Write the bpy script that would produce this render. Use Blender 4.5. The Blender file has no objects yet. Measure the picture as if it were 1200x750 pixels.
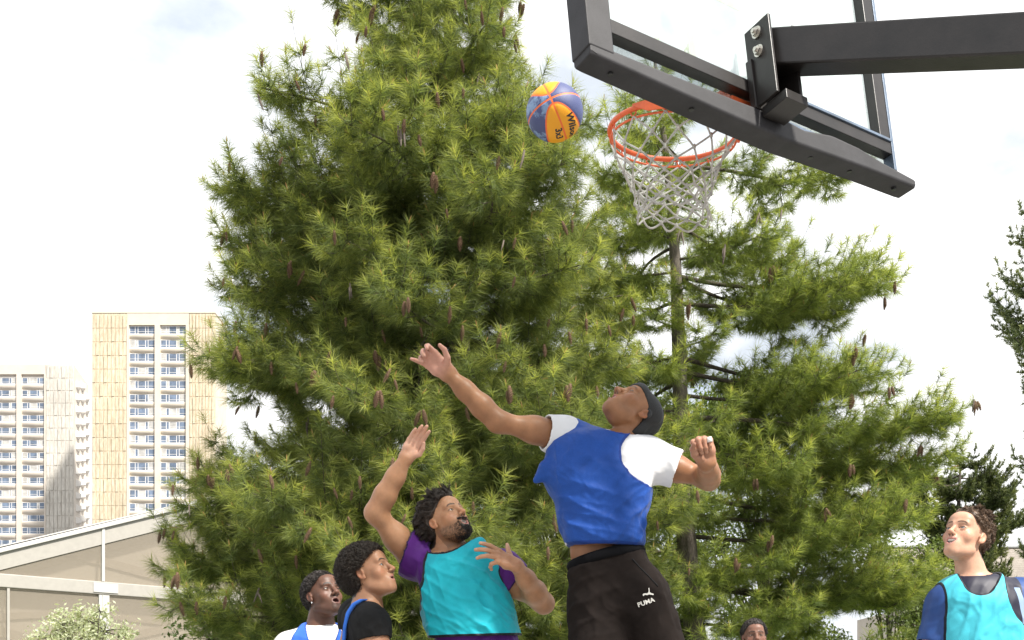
import bpy, math, random, os
import numpy as np
from mathutils import Vector, Matrix
from mathutils.bvhtree import BVHTree
ONLY = ''
random.seed(7)
RNG = np.random.default_rng(11)
scene = bpy.context.scene
COL = scene.collection
FPX, HOR, CAMZ = 1262.0, 828.0, 1.0      # lens and eye height of the photograph

def P(px, py, Y):
    "world point seen at a photo position at depth Y (used only to measure sizes off the photograph)"
    return np.array([(px-600)/FPX*Y, Y, CAMZ+(HOR-py)/FPX*Y])

# ------------------------------------------------------------------ objects
def tag(o, label=None, cat=None, group=None, kind=None):
    if label: o['label'] = label
    if cat: o['category'] = cat
    if group: o['group'] = group
    if kind: o['kind'] = kind
    return o

def empty(name, loc, label=None, cat=None, group=None, kind=None):
    o = bpy.data.objects.new(name, None); COL.objects.link(o)
    o.location = loc; o.empty_display_size = .2
    return tag(o, label, cat, group, kind)

def mesh_obj(name, V, faces, mat, parent=None, smooth=True, attrs=None, mat_idx=None):
    """V (N,3) world coordinates, faces: (M,3|4) array or list of lists"""
    V = np.asarray(V, dtype=np.float32)
    me = bpy.data.meshes.new(name)
    if isinstance(faces, np.ndarray):
        n, k = faces.shape
        me.vertices.add(len(V)); me.vertices.foreach_set('co', V.ravel())
        me.loops.add(n*k); me.loops.foreach_set('vertex_index', faces.astype(np.int32).ravel())
        me.polygons.add(n); me.polygons.foreach_set('loop_start', np.arange(0, n*k, k, dtype=np.int32))
        me.update(calc_edges=True)
    else:
        me.from_pydata([tuple(v) for v in V], [], [list(map(int, f)) for f in faces])
    me.polygons.foreach_set('use_smooth', np.full(len(me.polygons), smooth))
    if mat_idx is not None: me.polygons.foreach_set('material_index', np.asarray(mat_idx, dtype=np.int32))
    if attrs:
        for an, av in attrs.items():
            av = np.asarray(av, dtype=np.float32)
            if av.ndim == 2:
                if av.shape[1] == 3: av = np.concatenate([av, np.ones((len(av), 1), np.float32)], 1)
                a = me.color_attributes.new(an, 'FLOAT_COLOR', 'POINT'); a.data.foreach_set('color', av.ravel())
            else:
                a = me.attributes.new(an, 'FLOAT', 'POINT'); a.data.foreach_set('value', av.ravel())
    for m in (mat if isinstance(mat, (list, tuple)) else [mat]): me.materials.append(m)
    me.update()
    o = bpy.data.objects.new(name, me); COL.objects.link(o)
    if parent is not None:
        adopt(o, parent)
    return o

def mw(o):
    "world matrix without waiting for the dependency graph"
    m = o.matrix_basis.copy()
    return mw(o.parent) @ o.matrix_parent_inverse @ m if o.parent else m
def adopt(o, parent):
    o.parent = parent; o.matrix_parent_inverse = mw(parent).inverted()
    return o
def copy_tree(o, parent=None):
    c = o.copy(); COL.objects.link(c)
    if parent is not None:
        inv = o.matrix_parent_inverse.copy(); c.parent = parent; c.matrix_parent_inverse = inv
    for ch in [x for x in COL.objects if x.parent == o]: copy_tree(ch, c)
    return c

class MB:
    "collects boxes, prisms and tubes, then links them as one mesh object"
    def __init__(s): s.v = []; s.f = []; s.m = []
    def add(s, verts, faces, mi=0):
        b = len(s.v); s.v += [tuple(map(float, p)) for p in verts]
        for f in faces: s.f.append([b+int(i) for i in f]); s.m.append(mi)
    def frame_box(s, o, ax, ay, az, mi=0):
        "box with corner o and edge vectors"
        o, ax, ay, az = map(np.array, (o, ax, ay, az))
        if np.dot(np.cross(ax, ay), az) < 0: ax, ay = ay, ax
        c = [o, o+ax, o+ax+ay, o+ay, o+az, o+ax+az, o+ax+ay+az, o+ay+az]
        s.add(c, [(3,2,1,0),(4,5,6,7),(0,1,5,4),(1,2,6,5),(2,3,7,6),(3,0,4,7)], mi)
    def box(s, lo, hi, mi=0):
        lo, hi = np.array(lo, float), np.array(hi, float); d = hi-lo
        s.frame_box(lo, (d[0],0,0), (0,d[1],0), (0,0,d[2]), mi)
    def tube(s, pts, r, n=8, closed=False, mi=0, caps=True):
        V, F = tubes(np.array([pts], float), np.full((1, len(pts)), r) if np.isscalar(r) else np.array([r], float), n, closed)
        s.add(V, F, mi)
        if caps and not closed:
            K = len(pts); b = len(s.v)-K*n
            s.f.append([b+i for i in range(n)][::-1]); s.m.append(mi)
            s.f.append([b+(K-1)*n+i for i in range(n)]); s.m.append(mi)
    def build(s, name, mat, parent=None, smooth=False, bevel=0, T=None):
        V = np.array(s.v)
        if T is not None: V = T(V)
        o = mesh_obj(name, V, s.f, mat, parent, smooth, mat_idx=s.m)
        if bevel:
            b = o.modifiers.new('bevel', 'BEVEL'); b.width = bevel; b.segments = 2; b.limit_method = 'ANGLE'; b.angle_limit = 0.7
        return o

def norm(v): v = np.asarray(v, float); return v/np.maximum(np.linalg.norm(v, axis=-1, keepdims=True), 1e-9)

def tubes(paths, radii, n=5, closed=False):
    "paths (N,K,3), radii (N,K) -> verts, quads"
    N, K, _ = paths.shape
    if closed: t = np.roll(paths, -1, 1)-np.roll(paths, 1, 1)
    else:
        t = np.empty_like(paths); t[:, 1:-1] = paths[:, 2:]-paths[:, :-2]; t[:, 0] = paths[:, 1]-paths[:, 0]; t[:, -1] = paths[:, -1]-paths[:, -2]
    t = norm(t)
    main = norm(paths[:, -1]-paths[:, 0]) if not closed else np.tile(np.array([[0., 0., 1.]]), (N, 1))
    if closed: ref = np.tile(np.array([0, 0, 1.]), (N, 1))
    else:
        ref = np.where(np.abs(main[:, 2:3]) < .8, np.array([[0, 0, 1.]]), np.array([[1., 0, 0]]))
    u = norm(np.cross(t, ref[:, None, :])); w = np.cross(t, u)
    a = np.arange(n)*2*np.pi/n
    V = paths[:, :, None, :] + radii[:, :, None, None]*(np.cos(a)[None, None, :, None]*u[:, :, None, :]+np.sin(a)[None, None, :, None]*w[:, :, None, :])
    V = V.reshape(-1, 3)
    kk = K if closed else K-1
    i = np.arange(N)[:, None, None]*K*n; k0 = np.arange(kk)[None, :, None]; j0 = np.arange(n)[None, None, :]
    k1 = (k0+1) % K; j1 = (j0+1) % n
    F = np.stack([i+k0*n+j0, i+k1*n+j0, i+k1*n+j1, i+k0*n+j1], -1).reshape(-1, 4)
    return V, F[:, ::-1]

# ------------------------------------------------------------------ materials
def new_mat(name):
    m = bpy.data.materials.new(name); m.use_nodes = True
    nt = m.node_tree; nt.nodes.clear()
    out = nt.nodes.new('ShaderNodeOutputMaterial'); b = nt.nodes.new('ShaderNodeBsdfPrincipled')
    nt.links.new(b.outputs[0], out.inputs[0])
    return m, nt, b, out
def N(nt, t, **kw):
    n = nt.nodes.new(t)
    for k, v in kw.items():
        if k.startswith('i_'):
            key = k[2:]; key = int(key) if key.isdigit() else key.replace('_', ' ')
            n.inputs[key].default_value = v
        else: setattr(n, k, v)
    return n
def ramp(nt, fac, stops, interp='LINEAR'):
    r = nt.nodes.new('ShaderNodeValToRGB'); r.color_ramp.interpolation = interp
    e = r.color_ramp.elements
    while len(e) < len(stops): e.new(.5)
    for i, (p, c) in enumerate(stops):
        e[i].position = p; e[i].color = (*c, 1) if len(c) == 3 else c
    nt.links.new(fac, r.inputs[0]); return r.outputs[0]
def mixc(nt, fac, a, b, mode='MIX'):
    m = nt.nodes.new('ShaderNodeMix'); m.data_type = 'RGBA'; m.blend_type = mode
    for sock, v in ((m.inputs[0], fac), (m.inputs[6], a), (m.inputs[7], b)):
        if hasattr(v, 'is_linked'): nt.links.new(v, sock)
        else: sock.default_value = v if not isinstance(v, tuple) or len(v) == 4 else (*v, 1)
    return m.outputs[2]
def noise(nt, scale, detail=4, rough=.6, coord='Object', stretch=None):
    tc = nt.nodes.new('ShaderNodeTexCoord'); n = nt.nodes.new('ShaderNodeTexNoise')
    n.inputs['Scale'].default_value = scale; n.inputs['Detail'].default_value = detail; n.inputs['Roughness'].default_value = rough
    src = tc.outputs[coord]
    if stretch:
        mp = nt.nodes.new('ShaderNodeMapping'); mp.inputs['Scale'].default_value = stretch
        nt.links.new(src, mp.inputs[0]); src = mp.outputs[0]
    nt.links.new(src, n.inputs['Vector']); return n.outputs['Fac']
def bump(nt, b, h, strength=.3, dist=.01):
    bp = nt.nodes.new('ShaderNodeBump'); bp.inputs['Strength'].default_value = strength; bp.inputs['Distance'].default_value = dist
    nt.links.new(h, bp.inputs['Height']); nt.links.new(bp.outputs[0], b.inputs['Normal']); return bp
def sc(c, k): return tuple(max(0, x*k) for x in c)

def simple_mat(name, col, rough=.6, metal=0, var=.2, scale=8, bmp=.15, bscale=60, coat=0, stretch=None, dist=.004):
    m, nt, b, out = new_mat(name)
    f = noise(nt, scale, 6, .65, stretch=stretch)
    c = ramp(nt, f, [(.3, sc(col, 1-var)), (.7, sc(col, 1+var))])
    nt.links.new(c, b.inputs['Base Color'])
    b.inputs['Roughness'].default_value = rough; b.inputs['Metallic'].default_value = metal
    b.inputs['Coat Weight'].default_value = coat
    if bmp: bump(nt, b, noise(nt, bscale, 4, .6, stretch=stretch), bmp, dist)
    return m

def attr_mat(name, attr='col', rough=.5, sss=0, sssr=(.01, .004, .002), bmp=.1, bscale=220, var=.12, vscale=30, sheen=0, spec=.5, dist=.002):
    m, nt, b, out = new_mat(name)
    a = N(nt, 'ShaderNodeAttribute', attribute_name=attr)
    f = noise(nt, vscale, 5, .6)
    g = ramp(nt, f, [(.3, (1-var,)*3), (.7, (1+var,)*3)])
    c = mixc(nt, 1.0, a.outputs['Color'], g, 'MULTIPLY')
    nt.links.new(c, b.inputs['Base Color']); b.inputs['Roughness'].default_value = rough
    b.inputs['Specular IOR Level'].default_value = spec
    if sss:
        b.inputs['Subsurface Weight'].default_value = sss; b.inputs['Subsurface Radius'].default_value = sssr; b.inputs['Subsurface Scale'].default_value = 1.0
    if sheen: b.inputs['Sheen Weight'].default_value = sheen
    if bmp: bump(nt, b, noise(nt, bscale, 3, .6), bmp, dist)
    return m

def cloth_mat(name, col, trim=None, tw=.007, mesh=False, rough=.8, sheen=.06, var=.08, spec=.18, crease=.3):
    "fabric; 'trim' attribute carries the distance to the garment's cut edges (piping)"
    m, nt, b, out = new_mat(name)
    f = noise(nt, 14, 5, .6)
    c = ramp(nt, f, [(.3, sc(col, 1-var)), (.7, sc(col, 1+var))])
    if mesh:   # perforated sports mesh: fine dot weave
        tc = N(nt, 'ShaderNodeTexCoord'); vo = N(nt, 'ShaderNodeTexVoronoi', i_Scale=330.); nt.links.new(tc.outputs['Object'], vo.inputs['Vector'])
        k = ramp(nt, vo.outputs['Distance'], [(.05, (.72,)*3), (.5, (1.06,)*3)])
        c = mixc(nt, 1.0, c, k, 'MULTIPLY'); bump(nt, b, vo.outputs['Distance'], .25, .0015)
    else: bump(nt, b, noise(nt, 500, 2, .7), .25, .001)
    first = b.inputs['Normal'].links[0].from_node      # soft creases under the weave
    nz = N(nt, 'ShaderNodeTexNoise', i_Scale=6., i_Detail=2., i_Roughness=.45, i_Distortion=.7); tcc = N(nt, 'ShaderNodeTexCoord'); nt.links.new(tcc.outputs['Object'], nz.inputs['Vector'])
    rd = ramp(nt, nz.outputs['Fac'], [(.36, (0, 0, 0)), (.47, (.9,)*3), (.5, (1, 1, 1)), (.53, (.9,)*3), (.64, (0, 0, 0))]); b2 = N(nt, 'ShaderNodeBump'); b2.inputs['Strength'].default_value = crease; b2.inputs['Distance'].default_value = .02
    nt.links.new(rd, b2.inputs['Height']); nt.links.new(b2.outputs[0], first.inputs['Normal'])
    if trim is not None:
        a = N(nt, 'ShaderNodeAttribute', attribute_name='trim')
        lt = N(nt, 'ShaderNodeMath', operation='LESS_THAN'); nt.links.new(a.outputs['Fac'], lt.inputs[0]); lt.inputs[1].default_value = tw
        c = mixc(nt, lt.outputs[0], c, trim)
    nt.links.new(c, b.inputs['Base Color']); b.inputs['Roughness'].default_value = rough
    b.inputs['Sheen Weight'].default_value = sheen; b.inputs['Specular IOR Level'].default_value = spec
    return m

# ------------------------------------------------------------------ implicit modelling
def axis(lo, hi, base, fine=()):
    pts = [lo]
    while pts[-1] < hi:
        s = base
        for a, b, st in fine:
            if a-.5*base <= pts[-1] <= b: s = min(s, st) if st < base else max(s, st)
        pts.append(pts[-1]+s)
    return np.array(pts, dtype=np.float32)

def smin(a, b, k):
    if k <= 0: return np.minimum(a, b)
    h = np.maximum(k-np.abs(a-b), 0)/k
    return np.minimum(a, b)-h*h*k*.25
def smax(a, b, k): return -smin(-a, -b, k)

class Field:
    def __init__(s, xs, ys, zs):
        s.x, s.y, s.z = xs, ys, zs
        s.D = np.full((len(xs), len(ys), len(zs)), .5, np.float32)
    def sl(s, lo, hi):
        r = []
        for ax, a, b in ((s.x, lo[0], hi[0]), (s.y, lo[1], hi[1]), (s.z, lo[2], hi[2])):
            r.append(slice(max(0, int(np.searchsorted(ax, a))-1), min(len(ax), int(np.searchsorted(ax, b))+1)))
        return tuple(r)
    def grid(s, q): return s.x[q[0]][:, None, None], s.y[q[1]][None, :, None], s.z[q[2]][None, None, :]
    def put(s, fn, lo, hi, k=.01, op='u'):
        q = s.sl(lo, hi)
        if any(a.stop <= a.start for a in q): return
        d = fn(*s.grid(q)).astype(np.float32)
        if op == 'u': s.D[q] = smin(s.D[q], d, k)
        elif op == 's': s.D[q] = smax(s.D[q], -d, k)
        elif op == 'i': s.D[q] = smax(s.D[q], d, k)
    def cone(s, a, b, r1, r2, k=.01, op='u'):
        a, b = np.asarray(a, float), np.asarray(b, float); m = max(r1, r2)+max(k, .01)+.02
        s.put(lambda x, y, z: cone_sdf(x, y, z, a, b, r1, r2), np.minimum(a, b)-m, np.maximum(a, b)+m, k, op)
    def ell(s, c, r, k=.01, op='u', R=None):
        c, r = np.asarray(c, float), np.asarray(r, float); m = max(r)+max(k, .01)+.02
        s.put(lambda x, y, z: ell_sdf(x, y, z, c, r, R), c-m, c+m, k, op)
    def mesh(s): return surface_nets(s.D, s.x, s.y, s.z)

def cone_sdf(x, y, z, a, b, r1, r2):
    ba = b-a; L = float(ba@ba)+1e-9
    h = np.clip(((x-a[0])*ba[0]+(y-a[1])*ba[1]+(z-a[2])*ba[2])/L, 0, 1)
    return np.sqrt((x-a[0]-h*ba[0])**2+(y-a[1]-h*ba[1])**2+(z-a[2]-h*ba[2])**2)-(r1+(r2-r1)*h)
def ell_sdf(x, y, z, c, r, R=None):
    x, y, z = x-c[0], y-c[1], z-c[2]
    if R is not None: x, y, z = (R[0][0]*x+R[0][1]*y+R[0][2]*z, R[1][0]*x+R[1][1]*y+R[1][2]*z, R[2][0]*x+R[2][1]*y+R[2][2]*z)
    k0 = np.sqrt((x/r[0])**2+(y/r[1])**2+(z/r[2])**2); k1 = np.sqrt((x/r[0]**2)**2+(y/r[1]**2)**2+(z/r[2]**2)**2)+1e-9
    return k0*(k0-1)/k1

def surface_nets(D, xs, ys, zs):
    S = D < 0
    nx, ny, nz = D.shape
    c = np.zeros((nx-1, ny-1, nz-1), np.uint8)
    for i in (0, 1):
        for j in (0, 1):
            for k in (0, 1): c += S[i:nx-1+i, j:ny-1+j, k:nz-1+k]
    act = (c > 0) & (c < 8)
    I = np.argwhere(act); n = len(I)
    idx = np.full(act.shape, -1, np.int32); idx[act] = np.arange(n)
    off = np.array([(i, j, k) for i in (0, 1) for j in (0, 1) for k in (0, 1)])
    d = np.stack([D[I[:, 0]+o[0], I[:, 1]+o[1], I[:, 2]+o[2]] for o in off], 1)
    acc = np.zeros((n, 3)); cnt = np.zeros(n)
    for p in range(8):
        for q in range(p+1, 8):
            df = off[q]-off[p]
            if np.abs(df).sum() != 1: continue
            m = (d[:, p] < 0) != (d[:, q] < 0)
            t = np.where(m, d[:, p]/np.where(m, d[:, p]-d[:, q], 1), 0)
            acc += np.where(m[:, None], off[p][None]+t[:, None]*df[None], 0); cnt += m
    f = acc/cnt[:, None]
    def pos(ax, i, fr): return ax[i]+(ax[np.minimum(i+1, len(ax)-1)]-ax[i])*fr
    V = np.stack([pos(xs, I[:, 0], f[:, 0]), pos(ys, I[:, 1], f[:, 1]), pos(zs, I[:, 2], f[:, 2])], 1)
    F = []
    for ax in range(3):
        o = [0, 0, 0]; o[ax] = 1
        A = S[:nx-o[0], :ny-o[1], :nz-o[2]]; B = S[o[0]:, o[1]:, o[2]:]
        e = np.argwhere(A != B)
        u, v = [(1, 2), (2, 0), (0, 1)][ax]
        ok = (e[:, u] > 0) & (e[:, v] > 0) & (e[:, u] < D.shape[u]-1) & (e[:, v] < D.shape[v]-1); e = e[ok]
        def g(du, dv):
            w = e.copy(); w[:, u] -= du; w[:, v] -= dv; return idx[w[:, 0], w[:, 1], w[:, 2]]
        Q = np.stack([g(1, 1), g(0, 1), g(0, 0), g(1, 0)], 1)
        flip = ~A[e[:, 0], e[:, 1], e[:, 2]]
        Q[flip] = Q[flip][:, ::-1]
        F.append(Q)
    F = np.concatenate(F); F = F[(F >= 0).all(1)]
    return V, F

def vhash(ix, iy, iz, seed):
    h = (ix*374761393+iy*668265263+iz*2147483647+seed*974634777) & 0xffffffff
    h = ((h ^ (h >> 13))*1274126177) & 0xffffffff
    return ((h ^ (h >> 16)) & 0xffff)/65535.0
def vnoise(p, seed=0):
    "value noise, p (N,3) -> (N,) in -1..1"
    p = np.asarray(p, float); i = np.floor(p).astype(np.int64); f = p-i; f = f*f*(3-2*f); r = 0
    for a in (0, 1):
        for b in (0, 1):
            for c in (0, 1):
                w = (f[:, 0] if a else 1-f[:, 0])*(f[:, 1] if b else 1-f[:, 1])*(f[:, 2] if c else 1-f[:, 2])
                r = r+w*vhash(i[:, 0]+a, i[:, 1]+b, i[:, 2]+c, seed)
    return r*2-1
def fbm(p, seed=0, o=3):
    return sum(vnoise(p*2**k, seed+k)*.5**k for k in range(o))
def sstep(a, b, x): t = np.clip((x-a)/(b-a), 0, 1); return t*t*(3-2*t)
# ================================================================== PEOPLE
def frame(F, U=None):
    F = norm(F); U = norm([-.01, .0, 1.]) if U is None else norm(U)
    U = norm(U-(U@F)*F); return np.stack([np.cross(F, U), F, U])      # rows: lateral, forward, up

def ell1(x, y, z, c, r):
    k0 = np.sqrt(((x-c[0])/r[0])**2+((y-c[1])/r[1])**2+((z-c[2])/r[2])**2)
    k1 = np.sqrt(((x-c[0])/r[0]**2)**2+((y-c[1])/r[1]**2)**2+((z-c[2])/r[2]**2)**2)+1e-9
    return k0*(k0-1)/k1
def cap1(x, y, z, a, b, r1, r2): return cone_sdf(x, y, z, np.array(a, float), np.array(b, float), r1, r2)

def head_sdf(xs, y, z, o):
    x = np.abs(xs)
    w = o.get('jaw', 1.0)
    cz = o.get('cz', 1.0)
    d = ell1(x, y, z, (0, -.018, .032), (.076, .098*(.4+.6*cz), .088*cz))
    d = smin(d, ell1(x, y, z, (0, .026, -.030), (.055*w, .064, .087)), .03)
    d = smin(d, cap1(x, y, z, (.043*w, -.002, -.064), (.013, .067, -.101), .019, .0175), .030)
    d = smin(d, ell1(x, y, z, (0, .074, -.102), (.020, .019, .018)), .018)
    d = smin(d, ell1(x, y, z, (0, .066, .050), (.050, .030, .035)), .03)                    # forehead
    d = smin(d, cap1(x, y, z, (.010, .090, .019), (.043, .077, .021), .0085, .008), .016)   # brow ridge
    d = smin(d, ell1(x, y, z, (.041, .058, -.026), (.022, .019, .023)), .026)               # cheekbone
    d = smin(d, ell1(x, y, z, (0, .072, -.068), (.030, .026, .026)), .022)                  # muzzle
    d = smax(d, -ell1(x, y, z, (.0315, .103, .001), (.019, .018, .0125)), .014)             # socket
    nw = o.get('nose', 1.0)
    d = smin(d, ell1(x, y, z, (0, .086, -.047), (.014, .0145, .012)), .010)
    d = smin(d, cap1(x, y, z, (0, .088, .014), (0, .110, -.026), .0068, .0098*nw), .013)
    d = smin(d, ell1(x, y, z, (0, .1135, -.030), (.0100*nw, .0100, .0088)), .006)
    d = smin(d, ell1(x, y, z, (.0112*nw, .1010, -.0345), (.0066*nw, .0100, .0064)), .006)
    d = smax(d, -ell1(x, y, z, (.0068*nw, .1060, -.0440), (.0030, .0045, .0034)), .002)
    d = smin(d, ell1(x, y, z, (.0315, .0735, .0005), (.0155, .0150, .0148)), .004)           # lids
    d = smax(d, -ell1(x, y, z, (.0315, .0930, .0005), (.0125, .0150, o.get('eye', .0050))), .0015)
    lw = o.get('lips', 1.0); mo = o.get('mouth', 0); mw_ = o.get('mw', 1.0); up = o.get('smile', 0)
    d = smin(d, cap1(x, y, z, (0, .0945, -.060+mo*.4), (.021*mw_, .084, -.0645+up), .0058*lw, .0030), .004)
    d = smin(d, cap1(x, y, z, (0, .0930, -.0715-mo*.8), (.019*mw_, .084, -.0675+up), .0068*lw, .0032), .004)
    if mo: d = smax(d, -ell1(x, y, z-x*x*up*2500, (0, .098, -.0655-mo*.2), (.0185*mw_, .024, .0035+mo)), .002)
    else: d = smax(d, -ell1(x, y, z, (0, .104, -.0655), (.021*mw_, .010, .0012)), .0015)
    if o.get('teeth'): d = smin(d, ell1(x, y, z, (0, .079, -.0610+mo*.2), (.0165*mw_, .0135, .0042)), 0)
    # ears
    eo = o.get('ear', (0, 0)); ex, ey, ez = (x-.0755)/.9, (y+.008-eo[0])/.88, (z+.004-eo[1])/.88
    ca, sa = math.cos(.18), math.sin(.18)
    ey, ez = ca*ey+sa*ez, -sa*ey+ca*ez
    ear = ell1(ex-.35*np.maximum(-ey, 0), ey, ez, (0, 0, 0), (.0085, .0185, .0315))
    ear = smin(ear, ell1(ex, ey, ez, (-.001, .006, -.026), (.0065, .0095, .0100)), .006)
    ear = smax(ear, -ell1(ex-.35*np.maximum(-ey, 0), ey, ez, (.0095, .0015, .001), (.0075, .0110, .0205)), .003)
    ear = smin(ear, ell1(ex, ey, ez, (.001, .0155, -.004), (.005, .0045, .0075)), .004)
    return smin(d, ear, .005)

def hairline(y): return np.interp(y, [-.13, -.075, -.035, -.012, .004, .030, .050, .062, .085], [-.085, -.075, -.045, .018, .020, .040, .055, .066, .079])

def loft_fn(rows, grow=0., p=2.3, yaw=0.):
    "stack of rounded sections: rows (z, cx, cy, halfwidth, halfdepth)"
    R = np.array(sorted(rows), float); zz = np.linspace(R[0, 0], R[-1, 0], 160)
    T = np.stack([np.interp(zz, R[:, 0], R[:, i]) for i in range(1, 5)], 1)
    k = np.hanning(17); k /= k.sum()
    T = np.stack([np.convolve(np.pad(T[:, i], 8, mode='edge'), k, 'valid') for i in range(4)], 1)
    c, s = math.cos(yaw), math.sin(yaw)
    def f(x, y, z):
        cx, cy, a, b = [np.interp(z, zz, T[:, i]) for i in range(4)]
        dx, dy = x-cx, y-cy
        u, v = c*dx+s*dy, -s*dx+c*dy
        a, b = a+grow, b+grow
        q = (np.abs(u/a)**p+np.abs(v/b)**p)**(1/p)
        d = (q-1)*np.minimum(a, b)
        e = np.maximum(zz[0]-z, z-zz[-1])
        return smax(d, e+0*d, .05)
    f.lo = (min(T[:, 0]-T[:, 2]).item()-.06, min(T[:, 1]-T[:, 3]-.1).item(), zz[0]-.05)
    f.hi = (max(T[:, 0]+T[:, 2]).item()+.06, max(T[:, 1]+T[:, 3]+.1).item(), zz[-1]+.05)
    f.axis = lambda z: (np.interp(z, zz, T[:, 0]), np.interp(z, zz, T[:, 1]))
    return f

def hand_frames(h):
    d = norm(h['d']); n = norm(np.array(h['n'], float)-np.dot(h['n'], d)*d); t = np.cross(d, n)
    if np.dot(t, h['t']) < 0: t = -t
    return d, n, t
def add_hand(F, h):
    "palm, four fingers of three segments each and a thumb, closing towards the palm side n"
    d, n, t = hand_frames(h); w = np.array(h['wrist'], float); s = h.get('s', 1.0)
    kn = [(.092, .031), (.097, .010), (.093, -.011), (.084, -.030)]
    for i, (a, b) in enumerate(kn):
        F.cone(w+(t*b*.62)*s, w+(d*(a-.004)+t*b)*s, .0150*s, .0118*s, .014)
    F.cone(w-d*.01*s+t*.012*s, w+(d*.045+t*.016)*s, .019*s, .0155*s, .014)
    F.ell(w+(d*.045-t*.022+n*.006)*s, (.017*s,)*3, .016)
    L = [(.043, .026, .021), (.047, .030, .022), (.043, .028, .021), (.034, .021, .018)]
    R = np.array([(.0098, .0088, .0080, .0066), (.0100, .0090, .0082, .0068), (.0096, .0086, .0078, .0065), (.0086, .0078, .0070, .0058)])*h.get('fat', 1.1)
    tips = []
    sp = h.get('spread', 4)
    for i, (a, b) in enumerate(kn):
        p = w+(d*a+t*b-n*.002)*s
        yaw = math.radians(sp*(1.5-i)); dd = d*math.cos(yaw)+t*math.sin(yaw); ang = 0
        cs = h['curl'][i]
        for j in range(3):
            ang += math.radians(cs[j]); v = dd*math.cos(ang)+n*math.sin(ang); q = p+v*L[i][j]*s
            F.cone(p, q, R[i][j]*s, R[i][j+1]*s, .006 if j == 0 else .002); p = q
        tips.append((p, v, dd*-math.sin(ang)+n*math.cos(ang)))
    th = h.get('thumb', ((.55, .75, .15), (.75, .45, .35), (.9, .1, .4)))
    p = w+(d*.018+t*.020+n*.008)*s; rr = (.0175, .0125, .0105, .0080)
    for j, (v, l) in enumerate(zip(th, (.044, .034, .028))):
        v = norm(v[0]*d+v[1]*t+v[2]*n); q = p+v*l*s
        F.cone(p, q, rr[j]*s, rr[j+1]*s, .012 if j == 0 else .003); p = q
    tips.append((p, v, n))
    return tips

def limb(F, pts, rad, k=.012):
    for i in range(len(pts)-1): F.cone(pts[i], pts[i+1], rad[i], rad[i+1], k)

def region_cyl(e, d, R, L=.6):
    "everything beyond the plane through e with normal d, inside radius R"
    e = np.array(e, float); d = norm(d)
    def f(x, y, z):
        a = (x-e[0])*d[0]+(y-e[1])*d[1]+(z-e[2])*d[2]
        r2 = (x-e[0])**2+(y-e[1])**2+(z-e[2])**2-a*a
        return np.maximum(np.maximum(-a, a-L), np.sqrt(np.maximum(r2, 0))-R)
    return f
def region_half(e, d):
    e = np.array(e, float); d = norm(d)
    return lambda x, y, z: -((x-e[0])*d[0]+(y-e[1])*d[1]+(z-e[2])*d[2])+0*x*y*z
def region_cap(a, b, r1, r2):
    a, b = np.array(a, float), np.array(b, float)
    return lambda x, y, z: cone_sdf(x, y, z, a, b, r1, r2)

def garment(name, mat, parent, lo, hi, solids, cuts, th=.009, base=.005, folds=None, trims=None, k=.03, center=None):
    """cloth shell: smooth union of solids, hollowed, then cut open by regions; folds displace it outward from its axis"""
    F = Field(axis(lo[0], hi[0], base), axis(lo[1], hi[1], base), axis(lo[2], hi[2], base))
    for s in solids: F.put(s[0], s[1] if len(s) > 1 else lo, s[2] if len(s) > 2 else hi, k)
    F.D = np.maximum(F.D, -(F.D+th))
    X, Y, Z = F.grid((slice(None),)*3)
    for c in cuts: F.D = smax(F.D, -c(X, Y, Z).astype(np.float32), .004)
    V, Q = F.mesh()
    V, Q = biggest(V, Q)
    tr = np.full(len(V), 1., np.float32)
    for c in (trims if trims is not None else cuts): tr = np.minimum(tr, np.abs(c(V[:, 0], V[:, 1], V[:, 2])))
    if folds is not None:
        cx, cy = center(V[:, 2])
        out = np.stack([V[:, 0]-cx, V[:, 1]-cy, np.zeros(len(V))], 1); out = norm(out)
        V = V+out*folds(V)[:, None]
    V = relax(V, Q, 2)
    return mesh_obj(name, V, Q, mat, parent, attrs={'trim': tr})

def biggest(V, Q, frac=.02):
    "drop small loose islands"
    n = len(V); lab = np.arange(n)
    for _ in range(400):
        m = lab[Q].min(1); new = lab.copy()
        for c in range(4): np.minimum.at(new, Q[:, c], m)
        new = new[new]
        if (new == lab).all(): break
        lab = new
    u, inv, cnt = np.unique(lab, return_inverse=True, return_counts=True)
    keep = cnt[inv] > frac*n
    idx = np.cumsum(keep)-1
    return V[keep], idx[Q[keep[Q].all(1)]]
def relax(V, Q, it=1, w=.5):
    for _ in range(it):
        S = np.zeros_like(V); C = np.zeros(len(V))
        for a, b in ((0, 1), (1, 2), (2, 3), (3, 0)):
            np.add.at(S, Q[:, a], V[Q[:, b]]); np.add.at(C, Q[:, a], 1)
        V = V*(1-w)+w*S/np.maximum(C, 1)[:, None]
    return V

def fold_fn(lines, seed=3, amp=.006, small=.0025, stretch=(9, 9, 5)):
    """lines: (origin, direction across the folds, wavelength, amplitude, centre, reach)"""
    def f(V):
        w = np.stack([fbm(V*7, seed+i, 2) for i in range(2)], 1)*.35
        r = np.zeros(len(V))
        for (d, lam, a, c, reach) in lines:
            d = norm(d); ph = V@d/lam+w[:, 0]*1.3
            g = 1-np.abs(np.sin(np.pi*ph)); g = g**1.8
            m = np.exp(-(((V-np.array(c))**2).sum(1))/(reach*reach))
            r += a*g*m*(.7+.6*w[:, 1])
        r += .6*small*(fbm(V*np.array(stretch)*2.2+w[:, :1]*2, seed+9, 3))
        r += amp*.5*(1-np.abs(vnoise(V*np.array(stretch)+w[:, :1]*1.5, seed+5)))**3
        return r-.001
    return f

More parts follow.
